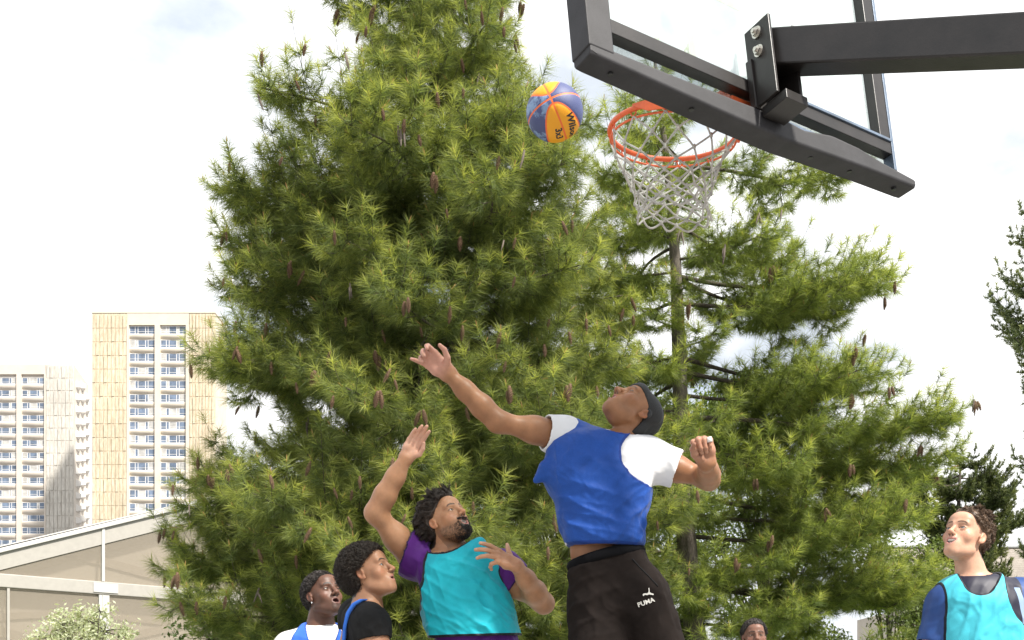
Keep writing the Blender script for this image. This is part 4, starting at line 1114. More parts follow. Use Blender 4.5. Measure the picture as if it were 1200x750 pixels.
def pine(name, label, base, trunk_dx, ztop, zlow, prof, P_, seed, group=None, mats=None):
    """prof: (z, left, right, front, back) reach of the crown in metres.  One trunk, single limbs, one crown of needles, hanging cones"""
    rg = np.random.default_rng(seed); pr = np.array(sorted(prof), float)
    root = empty(name, (base[0], base[1], 0), label, 'tree', group)
    def trunk(z): return np.array([base[0]+trunk_dx*z/10+.05*math.sin(z*.9+seed), base[1]+.04*math.sin(z*.7+1), z])
    r0 = P_.get('r0', .16)
    zs = np.linspace(0, ztop, 44); tp = np.array([trunk(z) for z in zs]); tr = r0*(1-zs/ztop)**.8+.012; tr[0] *= 1.35; tr[1] *= 1.1
    V, Q = tubes(tp[None], tr[None], 14)
    V = V+norm(V-np.repeat(tp, 14, 0))*(.012*vnoise(V*np.array([14, 14, 5]), 4))[:, None]*(r0/.16)
    mesh_obj('trunk', V, Q, mats['bark'], root)
    tw = []; tips = []; outer = []; sec_tips = []
    nl = P_['limbs']; ga = 2.39996
    zz = zlow+(ztop-.25-zlow)*np.linspace(0, 1, nl)**P_.get('zpow', 1.0)
    limbs = []
    for i, z in enumerate(zz):
        az = (i*ga+rg.uniform(-.35, .35)) % (2*np.pi); ca, sa = math.cos(az), math.sin(az)
        l, r, f, b = [np.interp(z, pr[:, 0], pr[:, k]) for k in (1, 2, 3, 4)]
        rx = r if ca > 0 else l; ry = b if sa > 0 else f
        L = 1/math.sqrt((ca/rx)**2+(sa/ry)**2)*rg.uniform(.86, 1.12)-P_.get('inset', 0)
        limbs.append((z, az, L))
    for e in P_.get('extra', []): limbs.append(e)
    made = 0
    for (z, az, L) in limbs:
        if L < .12: continue
        h = np.array([math.cos(az), math.sin(az), 0.])
        rise = P_.get('rise', .22); z0 = max(.6, z-rise*L*rg.uniform(.5, 1.1))
        K = 11; t = np.linspace(0, 1, K)
        sag = P_.get('sag', .10)*L; wob = rg.normal(0, .035*L, 2)
        st = trunk(z0)
        zc = (z-z0)*t**1.6-sag*np.sin(np.pi*t)+P_.get('tipup', .10)*L*t**4
        lat = np.array([-h[1], h[0], 0])
        pts = st+h*L*t[:, None]+np.array([0, 0, 1.])*zc[:, None]+lat*(wob[0]*np.sin(np.pi*t)+wob[1]*np.sin(2*np.pi*t))[:, None]
        lr = P_.get('lr', .012)*L**.8*np.linspace(1, .18, K)+.004
        Vl, Ql = tubes(pts[None], lr[None], 7)
        if made < 95 and P_.get('limb_parts', True): mesh_obj('limb', Vl, Ql, mats['twig'], root)
        else: tw.append((Vl, Ql))
        made += 1
        ns = max(3, int(L*P_['sec']))
        bare = P_.get('bare', .22)
        for s in np.linspace(bare, 1, ns):
            x = s*(K-1); k = min(int(x), K-2); q = pts[k]+(pts[k+1]-pts[k])*(x-k); dd = norm(pts[k+1]-pts[k])
            for side in ((-1, 1) if s < .995 else (0,)):
                if rg.random() > P_.get('keep', .9): continue
                ls = (P_.get('s0', .42)*L*(1-s)**.7+P_.get('s1', .16))*rg.uniform(.6, 1.15); ls = min(ls, P_.get('smax', 1.0))
                a = rg.uniform(.75, 1.15)*side
                d0 = norm(dd*math.cos(a)+lat*math.sin(a)+np.array([0, 0, rg.uniform(-.15, .25)+rg.normal(0, P_.get('seczr', 0))]))
                k2 = 5; t2 = np.linspace(0, 1, k2)
                sp = q+d0*ls*t2[:, None]+np.array([0, 0, 1.])*((-.18*np.sin(np.pi*t2)+.22*t2**2)*ls)[:, None]
                rr = np.linspace(.0035+.004*ls, .002, k2)*P_.get('twr', 1)
                tw.append(tubes(sp[None], rr[None], 4)); sec_tips.append(sp[-1])
                nt_ = max(1, int(ls*P_['ter']))
                for u in np.linspace(.15, 1, nt_+1):
                    x = u*(k2-1); k = min(int(x), k2-2); q2 = sp[k]+(sp[k+1]-sp[k])*(x-k); d2 = norm(sp[k+1]-sp[k])
                    if u > .99: dirs = [norm(d2+np.array([0, 0, .35]))]; lt = [P_.get('t1', .14)*rg.uniform(.8, 1.3)]
                    else:
                        la = norm(np.cross(d2, [0, 0, 1.]))
                        dirs = [norm(d2*.7+la*sg*rg.uniform(.5, .9)+np.array([0, 0, rg.uniform(-.25, .45)])) for sg in (-1, 1)]
                        lt = [P_.get('t1', .14)*rg.uniform(.7, 1.6)*(1.15-u*.4) for _ in dirs]
                    for d3, l3 in zip(dirs, lt):
                        e = q2+d3*l3; tw.append((q2, e)); rel = s*.6+u*.4
                        d4 = norm(d3+np.array([0, 0, P_.get('uptip', .45)]))
                        tips.append((*e, *d4, 1, rel))
                        if rg.random() < P_.get('mid', .8): tips.append((*(q2+d3*l3*.45), *norm(d3+np.array([0, 0, -.35])), 0, rel))
    segs = [w for w in tw if w[0].ndim == 1]; tub = [w for w in tw if w[0].ndim == 2]
    if segs:
        a = np.array([w[0] for w in segs]); b = np.array([w[1] for w in segs])
        tub.append(tubes(np.stack([a, (a+b)/2, b], 1), np.tile(np.array([[.0028, .0024, .0018]]), (len(a), 1))*P_.get('twr', 1), 3))
    mesh_obj('twigs', *fuse(tub), mats['twig'], root)
    tips = np.array(tips); n = P_['needles']; T = tips[:, :3]; A = tips[:, 3:6]; young = tips[:, 6]; rel = tips[:, 7]
    L = P_['len']*np.where(young > 0, .92, 1.1)
    V = needles(T, A, L, n, P_['width'], rg, droop=P_.get('droop', .30), spread=P_.get('spread', (.35, 1.15)), base=P_.get('base', .10))
    c_old, c_mid, c_new = (np.array(c) for c in P_['cols'])
    rn = rg.random(len(T)); cl = (vnoise(T*1.3, 6)+vnoise(T*3.1, 7)*.6)*.5+.5
    mixn = np.clip(young*(.15+.75*rel**1.5)*(.45+.9*rn)*(.55+.8*cl), 0, 1)
    col = c_old+(c_mid-c_old)*np.clip(.25+.75*rn*cl*1.6, 0, 1)[:, None]; col = col*(1-mixn[:, None])+c_new*mixn[:, None]
    colv = np.repeat(col, n*3, 0)*np.repeat(rg.uniform(.75, 1.25, len(T)*n), 3)[:, None]
    F = np.arange(len(V), dtype=np.int32).reshape(-1, 3)
    print(name, 'tips', len(T), 'tris', len(F))
    mesh_obj('crown', V, F, mats['needle'], root, smooth=False, attrs={'col': colv})
    yi = np.where((young > 0) & (rg.random(len(T)) < P_.get('candles', 0)*np.clip(rel*1.4-.2, 0, 1)))[0]
    if len(yi):     # orange-tan new shoots standing at the twig ends
        a = T[yi]; d = norm(A[yi]+rg.normal(0, .15, (len(yi), 3))); l = rg.uniform(.025, .065, len(yi))[:, None]
        Vc, Qc = tubes(np.stack([a-d*.02, a+d*l*.6, a+d*l], 1), np.tile(np.array([[.0042, .0038, .0016]]), (len(a), 1)), 4)
        mesh_obj('young_shoots', Vc, Qc, mats['shoot'], root)
    return root, np.array(sec_tips), T[young > 0], rel[young > 0]

def cone_mesh(name, L, R, closed, seed):
    rg = np.random.default_rng(seed); V = []; F = []
    core = np.array([(0, 0, 0), (0, 0, -L*.5), (L*.04, 0, -L)]); v, q = tubes(core[None], np.array([[R*.5, R*.75, R*.15]]), 8); V.append(v); F += q.tolist(); b = len(v)
    n = 90 if not closed else 70
    for i in range(n):
        t = (i+.5)/n; a = i*2.39996; z = -L*t; r = R*(math.sin(math.pi*min(1, t*.92+.06))**.6)
        o = np.array([math.cos(a), math.sin(a), 0]); l = np.array([-o[1], o[0], 0]); c = np.array([L*.04*t*t, 0, z])
        out = .95 if not closed else .55; w = R*(.42 if not closed else .36)
        p0 = c+o*r*.35; tip = c+o*r*out*1.15+np.array([0, 0, -L*(.035 if not closed else .085)])
        V.append(np.array([p0-l*w*.5, p0+l*w*.5, tip+l*w*.55, tip-l*w*.55, tip+o*R*.02+np.array([0, 0, .004]), p0+np.array([0, 0, .006])]))
        F += [[b, b+1, b+2, b+3], [b+3, b+2, b+4], [b, b+3, b+4, b+5], [b+1, b+5, b+4, b+2]]; b += 6
    Vv = np.concatenate(V); return Vv, F

def hang_cones(root, pts, n, mats, seed, zmin=2.0, L=(.13, .19)):
    rg = np.random.default_rng(seed)
    ok = pts[(pts[:, 2] > zmin)]
    el = ok[:, 2]-(ok[:, 1]-root.location[1])*.25       # the near face of the crown, looked at slightly from below
    key = np.floor(ok[:, 0]/.22).astype(int)*1000+np.floor(el/.22).astype(int)
    order = np.lexsort((ok[:, 1], key)); ok, key = ok[order], key[order]
    first = np.r_[True, key[1:] != key[:-1]]; ok = ok[first]-[0, .03, .045]
    protos = []
    for k, (cl, m) in enumerate(((False, mats['cone']), (True, mats['cone_grey']))):
        V, F = cone_mesh('cone', .155, .026 if not cl else .017, cl, k)
        o = mesh_obj('cone', V, F, m, None, smooth=False); protos.append(o)
    used = [False, False]; placed = 0; guard = 0
    while placed < n and guard < 4*n:
        guard += 1
        p = ok[rg.integers(len(ok))]
        k = 0 if rg.random() < .65 else 1
        for j in range(int(rg.choice([1, 2, 2, 3]))):
            if placed >= n: break
            q = p+np.array([rg.normal(0, .018), rg.normal(0, .018), -.01+rg.normal(0, .02)])
            o = protos[k] if not used[k] else protos[k].copy()
            if used[k]: COL.objects.link(o)
            used[k] = True
            s = rg.uniform(.75, 1.12)
            o.parent = root; o.matrix_parent_inverse = mw(root).inverted()
            o.location = q; o.rotation_euler = (rg.normal(0, .22), rg.normal(0, .22), rg.uniform(0, 6.28)); o.scale = (s, s, s)
            placed += 1

def cone_mass(root, pts, n, mats, seed):
    "the many further cones of a tree, beyond the hundred built one by one"
    rg = np.random.default_rng(seed); V0, F0 = cone_mesh('cones', .155, .024, False, 3); V = []; F = []
    el = pts[:, 2]-(pts[:, 1]-root.location[1])*.25; key = np.floor(pts[:, 0]/.2).astype(int)*1000+np.floor(el/.2).astype(int)
    o = np.lexsort((pts[:, 1], key)); pts, key = pts[o], key[o]; pts = pts[np.r_[True, key[1:] != key[:-1]]]; pts = pts[pts[:, 2] > 2]
    for p in pts[rg.permutation(len(pts))[:n]]:
        s = rg.uniform(.6, .95); a = rg.uniform(0, 6.28); ca, sa = math.cos(a), math.sin(a); q = V0*s
        q = np.stack([q[:, 0]*ca-q[:, 1]*sa, q[:, 0]*sa+q[:, 1]*ca, q[:, 2]], 1)+q[:, 2:]*rg.normal(0, .2, 3)*[1, 1, 0]
        b = len(V)*len(V0); V.append(q+p-[0, .03, .04]); F += [[i+b for i in f] for f in F0]
    tag(mesh_obj('cones', np.concatenate(V), F, mats['cone'], root, smooth=False), kind='stuff')

def leafy(name, label, base, blobs, n_leaf, leaf, cols, mats, seed, group=None, cat='tree', r0=.12, height=None, stems=1, flat=.5):
    "broad-leaved tree or shrub: forking wood and single leaf blades in clumps"
    rg = np.random.default_rng(seed); root = empty(name, (base[0], base[1], 0), label, cat, group)
    base = np.array([base[0], base[1], 0.]); top = height or max(b[2] for b in blobs)
    tub = []
    if stems == 1:
        zs = np.linspace(0, top*.95, 14); tp = base+np.stack([.08*np.sin(zs*1.1), .06*np.sin(zs*.8+1), zs], 1)
        V, Q = tubes(tp[None], (r0*(1-zs/top*.85))[None], 9); mesh_obj('trunk', V, Q, mats['bark'], root)
    C = []; tot = sum(b[3]**2 for b in blobs)
    for (x, y, z, r) in blobs:
        c = np.array([x, y, z]); st = base+np.array([0, 0, max(.15, z*.45)]) if stems == 1 else base+np.array([(x-base[0])*.3, (y-base[1])*.3, 0])
        mid = (st+c)/2+rg.normal(0, .12*r, 3); t = np.linspace(0, 1, 6)[:, None]
        pts = (1-t)**2*st+2*t*(1-t)*mid+t*t*c; tub.append(tubes(pts[None], np.linspace(r0*.28, r0*.06, 6)[None], 5))
        m = max(4, int(n_leaf*r*r/tot))
        k = max(5, int(m/22)); dirs = norm(rg.normal(size=(k, 3))); cc = c+dirs*r*(rg.random((k, 1))**.45)*np.array([1, 1, .85])
        for q in cc: tub.append(tubes(np.stack([c, (c+q)/2+rg.normal(0, .04*r, 3), q])[None], np.array([[.012, .008, .003]])*max(.4, r), 3))
        idx = rg.integers(k, size=m); C.append(cc[idx]+rg.normal(size=(m, 3))*r*.17)
    mesh_obj('branches', *fuse(tub), mats['twig'], root)
    C = np.concatenate(C); n = len(C); nr = norm(rg.normal(size=(n, 3))+np.array([0, -.3, flat])); u = norm(np.cross(nr, rg.normal(size=(n, 3)))); w = np.cross(nr, u)
    s = leaf*rg.uniform(.6, 1.2, (n, 1))
    V = np.stack([C-u*s, C+w*s*.42, C+u*s, C-w*s*.42], 1).reshape(-1, 3)
    F = np.arange(n*4, dtype=np.int32).reshape(-1, 4)
    a, b = np.array(cols[0]), np.array(cols[1]); k = np.clip(rg.random(n)*.8+.5*vnoise(C*2.5, 3), 0, 1)[:, None]
    colv = np.repeat(a+(b-a)*k, 4, 0)
    mesh_obj('crown' if cat == 'tree' else 'foliage', V, F, mats['needle'], root, smooth=False, attrs={'col': colv})
    return root

def trees():
    m = dict(needle=needle_mat('pine needles', .55, .5), bark=bark_mat('pine bark', (.09, .075, .06), (.20, .17, .14)), twig=bark_mat('twig bark', (.060, .048, .036), (.13, .105, .08), 14),
             shoot=simple_mat('young shoot', (.34, .20, .06), rough=.7, bmp=0), cone=simple_mat('open cone', (.165, .100, .060), rough=.85, var=.35, scale=40, bmp=0),
             cone_grey=simple_mat('weathered cone', (.15, .12, .10), rough=.85, var=.3, scale=40, bmp=0))
    Y1 = 12.0; s1 = FPX/Y1
    zf = lambda y, s: CAMZ+(HOR-y)/s
    prof = [(zf(y, s1), l/s1, r/s1, f, b) for y, l, r, f, b in (
        (860, 400, 250, 2.0, 2.6), (740, 430, 270, 2.2, 2.8), (690, 440, 285, 2.3, 3.0), (640, 430, 280, 2.3, 3.0), (590, 390, 270, 2.3, 3.0), (560, 330, 260, 2.2, 2.9), (500, 365, 250, 2.2, 2.8), (440, 370, 240, 2.2, 2.7),
        (395, 320, 235, 2.0, 2.6), (350, 365, 225, 2.0, 2.5), (300, 355, 215, 1.9, 2.4), (240, 355, 215, 1.8, 2.2), (205, 360, 215, 1.7, 2.0), (175, 270, 185, 1.6, 1.9), (150, 140, 150, 1.4, 1.7),
        (110, 135, 120, 1.4, 1.6), (60, 165, 100, 1.3, 1.5), (10, 165, 95, 1.25, 1.4), (-60, 150, 100, 1.1, 1.2), (-160, 100, 80, .8, .8), (-260, 30, 30, .3, .3))]
    G = 'two tall pines behind the court'
    PI = math.pi
    P1 = dict(extra=[(6.65, PI-.1, 2.35), (6.35, PI+.15, 2.5), (6.0, PI-.2, 2.45), (5.4, PI+.05, 2.5), (4.6, PI-.1, 2.6), (2.9, PI+.1, 2.9), (2.3, PI-.05, 3.0)], limbs=86, sec=8.5, ter=8.5, needles=40, len=.180, width=.0050, r0=.155, cols=((.092, .132, .050), (.200, .250, .082), (.43, .46, .12)), keep=.84, candles=.45, rise=-.16, sag=.02, tipup=.09, droop=.50, bare=.14, smax=1.1, s0=.50, inset=.28, spread=(.25, 1.0), seczr=.45)
    r1, st, tp, rel = pine('pine_tree', 'largest dark green pine with drooping needles and brown cones, filling the middle behind the ball', (-.60, Y1), -.05, 12.3, 1.25, prof, P1, 3, G, m)
    hang_cones(r1, tp, 98, m, 5)
    cone_mass(r1, tp, 130, m, 15)
    Y2 = 13.6; s2 = FPX/Y2
    prof = [(zf(y, s2), l/s2, r/s2, f, b) for y, l, r, f, b in (
        (860, 160, 260, 1.2, 2.4), (740, 170, 325, 1.4, 2.6), (690, 170, 330, 1.4, 2.6), (620, 165, 350, 1.4, 2.6), (560, 160, 400, 1.3, 2.6), (520, 160, 410, 1.1, 2.6), (470, 150, 350, 1.0, 2.5), (420, 150, 305, .9, 2.4), (370, 140, 295, .9, 2.3),
        (330, 140, 300, .9, 2.2), (300, 130, 175, .9, 2.0), (275, 130, 230, .9, 1.9), (240, 125, 255, .9, 1.7), (205, 120, 230, .9, 1.5), (170, 110, 150, .8, 1.2), (130, 100, 80, .7, .9), (90, 60, 60, .5, .6), (50, 25, 25, .2, .2))]
    P2 = dict(extra=[(6.2, -.05, 2.6), (5.0, .05, 2.6), (4.35, -.05, 3.35), (3.95, .1, 3.5), (3.3, -.05, 2.7), (2.4, .05, 2.6)], limbs=58, sec=7.5, ter=7.5, needles=36, len=.170, width=.0055, r0=.155, cols=((.118, .168, .052), (.235, .295, .082), (.44, .48, .12)), candles=.35, rise=-.08, sag=.03, tipup=.09, droop=.42, spread=(.25, 1.05), seczr=.3, bare=.28, smax=.9, keep=.9, inset=.22)
    r2, st, tp, rel = pine('pine_tree', 'lighter, more open pine with bare brown trunk, right of the jumping player', (2.46, Y2), -.68, 9.2, 1.3, prof, P2, 8, G, m)
    hang_cones(r2, tp[tp[:, 0] > 2.0], 70, m, 9)
    # far conifers on the right
    md = dict(m); md['needle'] = needle_mat('dark needles', .6, .35)
    P3 = dict(limbs=95, sec=8, ter=8, needles=22, len=.10, width=.018, r0=.2, cols=((.12, .165, .085), (.22, .27, .13), (.34, .36, .16)), rise=.05, sag=.10, tipup=.22, droop=.0, spread=(.3, 1.3), bare=.25, s0=.30, smax=.6, limb_parts=False, twr=1.6, mid=.9)
    prof = [(2, .9, 2.0, .8, 2), (6.3, 1.2, 2.0, .8, 1.8), (6.6, .5, 2, .8, 1.8), (7.2, 1.1, 2, .8, 1.8), (7.5, .6, 2, .9, 1.8), (7.9, 1.3, 2, 1., 1.8), (8.3, 1.85, 1.9, 1.2, 1.7), (9.3, 1.65, 1.6, 1.2, 1.5), (10.2, 1.5, 1.4, 1.1, 1.3), (11.2, 1.25, 1.1, 1, 1), (11.9, .9, .8, .8, .8), (12.6, .55, .5, .5, .5), (13.2, .15, .2, .2, .2)]
    pine('fir_tree', 'dark bluish conifer with upswept branch ends, cut by the right edge of the picture', (11.75, 22), .0, 13.2, 2.5, prof, P3, 21, None, md)
    P4 = dict(limbs=50, sec=11, ter=10, needles=34, len=.070, width=.013, r0=.10, s1=.26, cols=((.060, .085, .038), (.12, .150, .060), (.20, .22, .08)), rise=.08, sag=.04, tipup=.05, droop=.0, spread=(.2, 1.4), bare=.45, s0=.35, smax=.5, limb_parts=False, twr=1.8, mid=.9, lr=.02)
    prof = [(2, .7, .6, .6, .6), (3.2, .8, .7, .7, .7), (3.7, .4, .7, .6, .6), (4.1, .4, .7, .6, .6), (4.45, .8, 1.2, .7, .7), (4.8, 1.2, 1.0, .8, .8), (5.1, 1.2, .65, .7, .7), (5.35, .9, .4, .6, .6), (5.6, .4, .3, .3, .3)]
    pine('conifer', 'small dark cloud-shaped conifer behind the head of the smiling player', (8.30, 20), .0, 5.65, 2.0, prof, P4, 33, None, md)
    # broad-leaved trees further back
    ml = dict(needle=needle_mat('broad leaves', .5, .4), bark=m['bark'], twig=m['twig'])
    rg = np.random.default_rng(4)
    def blobs(cx, cy, z0, z1, w, n, r): 
        o = []
        for _ in range(n):
            z = rg.uniform(z0, z1); k = math.sin(math.pi*min(1, max(.12, (z-z0)/(z1-z0)*.85+.12)))**.5
            a = rg.uniform(0, 6.28); q = rg.random()**.5*w*k; o.append((cx+math.cos(a)*q, cy+math.sin(a)*q*.7, z, r*rg.uniform(.7, 1.2)))
        return o
    g = 'leafy trees behind the pines'
    leafy('deciduous_tree', 'pale green leafy tree seen through the gaps of the lighter pine, below its level limbs', (4.4, 18.5), blobs(4.4, 18.5, 2.2, 6.4, 1.9, 26, .55), 26000, .045, ((.10, .15, .035), (.26, .31, .10)), ml, 41, g, r0=.10)
    leafy('deciduous_tree', 'dark leafy tree low behind the jumping player, between the two pine trunks', (1.2, 19.5), blobs(1.2, 19.5, 1.2, 6.8, 2.4, 26, .70), 24000, .055, ((.040, .070, .018), (.10, .15, .04)), ml, 42, g, r0=.12)
    leafy('deciduous_tree', 'dark leafy tree low behind the bearded player, left of the main pine trunk', (-3.2, 19.0), blobs(-3.0, 19.0, .8, 5.2, 2.4, 24, .70), 24000, .055, ((.035, .062, .016), (.09, .13, .035)), ml, 43, g, r0=.12)
    leafy('deciduous_tree', 'small pale green tree right behind the far player and the low pine limbs', (5.9, 17.0), blobs(5.9, 17.0, .8, 3.6, 1.3, 16, .5), 14000, .04, ((.09, .13, .03), (.22, .27, .08)), ml, 44, g, r0=.07)
    # pale shrub, bottom left
    o = []
    for px, py, r in ((60, 745, .20), (75, 738, .22), (92, 734, .24), (108, 730, .22), (122, 740, .22), (85, 752, .3), (112, 752, .3), (138, 748, .16), (48, 756, .2), (117, 716, .07), (75, 728, .08), (98, 724, .07), (144, 738, .06)):
        q = P(px, py, 9.0+rg.uniform(-.2, .2)); o.append((*q, r))
    for k in range(10): o.append((-3.65+rg.uniform(-.45, .45), 9+rg.uniform(-.3, .3), rg.uniform(.5, 1.3), .3))
    leafy('shrub', 'pale silvery green shrub in front of the marquee wall, at the bottom left', (-3.65, 9.0), o, 9000, .021, ((.32, .36, .20), (.66, .68, .52)), ml, 45, None, 'shrub', r0=.05, stems=0)

# ================================================================== BALL
def ball():
    r = .122; c = P(650, 132, 4.62)
    root = empty('basketball', tuple(c), 'yellow and navy basketball with orange seams, flying left of the hoop', 'ball')
    # local frame: y' towards the seam crossing, z' along the long seam
    vd = norm(c-np.array([0, 0, CAMZ])); ux = norm(np.cross(vd, [0, 0, 1])); uy = np.cross(ux, vd)
    yv = norm(-vd*.88-ux*.13+uy*.43); zv = norm(-.40*ux+.9*uy); zv = norm(zv-(zv@yv)*yv); xv = np.cross(yv, zv)
    n = 96; k = 64; th = np.linspace(0, np.pi, k+1); ph = np.linspace(0, 2*np.pi, n, endpoint=False)
    L = np.stack([np.sin(th)[:, None]*np.cos(ph), np.sin(th)[:, None]*np.sin(ph), np.cos(th)[:, None]+0*ph], -1).reshape(-1, 3)
    g = np.abs(L[:, 2])-(.20+1.67*L[:, 0]**2)
    grad = np.sqrt(1+(3.34*L[:, 0])**2); dist = np.minimum(np.minimum(np.abs(L[:, 0]), np.abs(L[:, 2])), np.abs(g)/grad)
    R = np.stack([xv, yv, zv]); V = c+(L*(r*(1-.018*sstep(.05, .02, dist)))[:, None])@R
    F = np.array([(i*n+j, i*n+(j+1) % n, (i+1)*n+(j+1) % n, (i+1)*n+j) for i in range(k) for j in range(n)])[:, ::-1]
    m, nt, b, out = new_mat('basketball composite')
    # pattern from exact local coordinates
    at = N(nt, 'ShaderNodeAttribute', attribute_name='loc'); sx = N(nt, 'ShaderNodeSeparateXYZ'); nt.links.new(at.outputs['Vector'], sx.inputs[0])
    def ma(op, a, b_=None):
        n_ = N(nt, 'ShaderNodeMath', operation=op)
        for i, v in enumerate((a, b_)):
            if v is None: continue
            if hasattr(v, 'is_linked'): nt.links.new(v, n_.inputs[i])
            else: n_.inputs[i].default_value = v
        return n_.outputs[0]
    X, Z = sx.outputs[0], sx.outputs[2]; aX, aZ = ma('ABSOLUTE', X), ma('ABSOLUTE', Z)
    gg = ma('SUBTRACT', aZ, ma('ADD', ma('MULTIPLY', ma('MULTIPLY', X, X), 1.67), .20))
    sl = ma('SQRT', ma('ADD', ma('MULTIPLY', ma('MULTIPLY', X, X), 11.1), 1.))
    dd = ma('MINIMUM', ma('MINIMUM', aX, aZ), ma('DIVIDE', ma('ABSOLUTE', gg), sl))
    yel = ma('GREATER_THAN', gg, 0.); seam = ma('LESS_THAN', dd, .032)
    nz = noise(nt, 60, 5, .7); patch = ramp(nt, noise(nt, 14, 6, .7), [(.50, (0, 0, 0)), (.58, (1, 1, 1))])
    side = ma('MULTIPLY', patch, ma('GREATER_THAN', X, .05))
    blue = mixc(nt, side, (.060, .075, .19, 1), (.20, .30, .48, 1))
    c0 = mixc(nt, yel, blue, (.80, .34, .008, 1)); c1 = mixc(nt, seam, c0, (.80, .15, .03, 1))
    nt.links.new(c1, b.inputs['Base Color']); b.inputs['Roughness'].default_value = .5
    vo = N(nt, 'ShaderNodeTexVoronoi', i_Scale=420.); tc = N(nt, 'ShaderNodeTexCoord'); nt.links.new(tc.outputs['Object'], vo.inputs['Vector']); bump(nt, b, vo.outputs['Distance'], .35, .0015)
    o = mesh_obj('ball', V, F, m, root)
    o.data.transform(Matrix.Translation(c) @ Matrix.Diagonal((1, 1, .93, 1)) @ Matrix.Translation(-c))
    a = o.data.attributes.new('loc', 'FLOAT_VECTOR', 'POINT'); a.data.foreach_set('vector', L.astype(np.float32).ravel())
    ink = simple_mat('black ink', (.015, .015, .02), rough=.5, bmp=0)
    def sphere_text(txt, px, py, width, ang, bold, shear, name):
        dx, dz = (px-650)/FPX*4.62/r, -(py-132)/FPX*4.62/r
        vd = norm(c-np.array([0, 0, CAMZ])); ux = norm(np.cross(vd, [0, 0, 1])); uy = np.cross(ux, vd)
        q = min(.97, math.hypot(dx, dz)); p0 = ux*dx+uy*dz-vd*math.sqrt(max(0.02, 1-q*q)); p0 = norm(p0)
        t1 = norm(ux*math.cos(ang)+uy*math.sin(ang)); t1 = norm(t1-(t1@p0)*p0); t2 = np.cross(p0, t1)
        Vt, Ft = flat_text(txt, bold, shear); w = Vt[:, 0].max()-Vt[:, 0].min(); Vt = Vt/w*width/r; Vt, Tt = subdiv(Vt, Ft, .08)
        W = norm(p0+Vt[:, :1]*t1+Vt[:, 1:2]*t2)*r*1.006*np.array([1, 1, .93])+c
        mesh_obj(name, W, Tt, ink, root)
    sphere_text('Wilson', 670.5, 147, .135, math.radians(-58), True, .35, 'wordmark')
    sphere_text('3x3', 655, 156, .060, math.radians(-80), True, 0, 'logo_print')

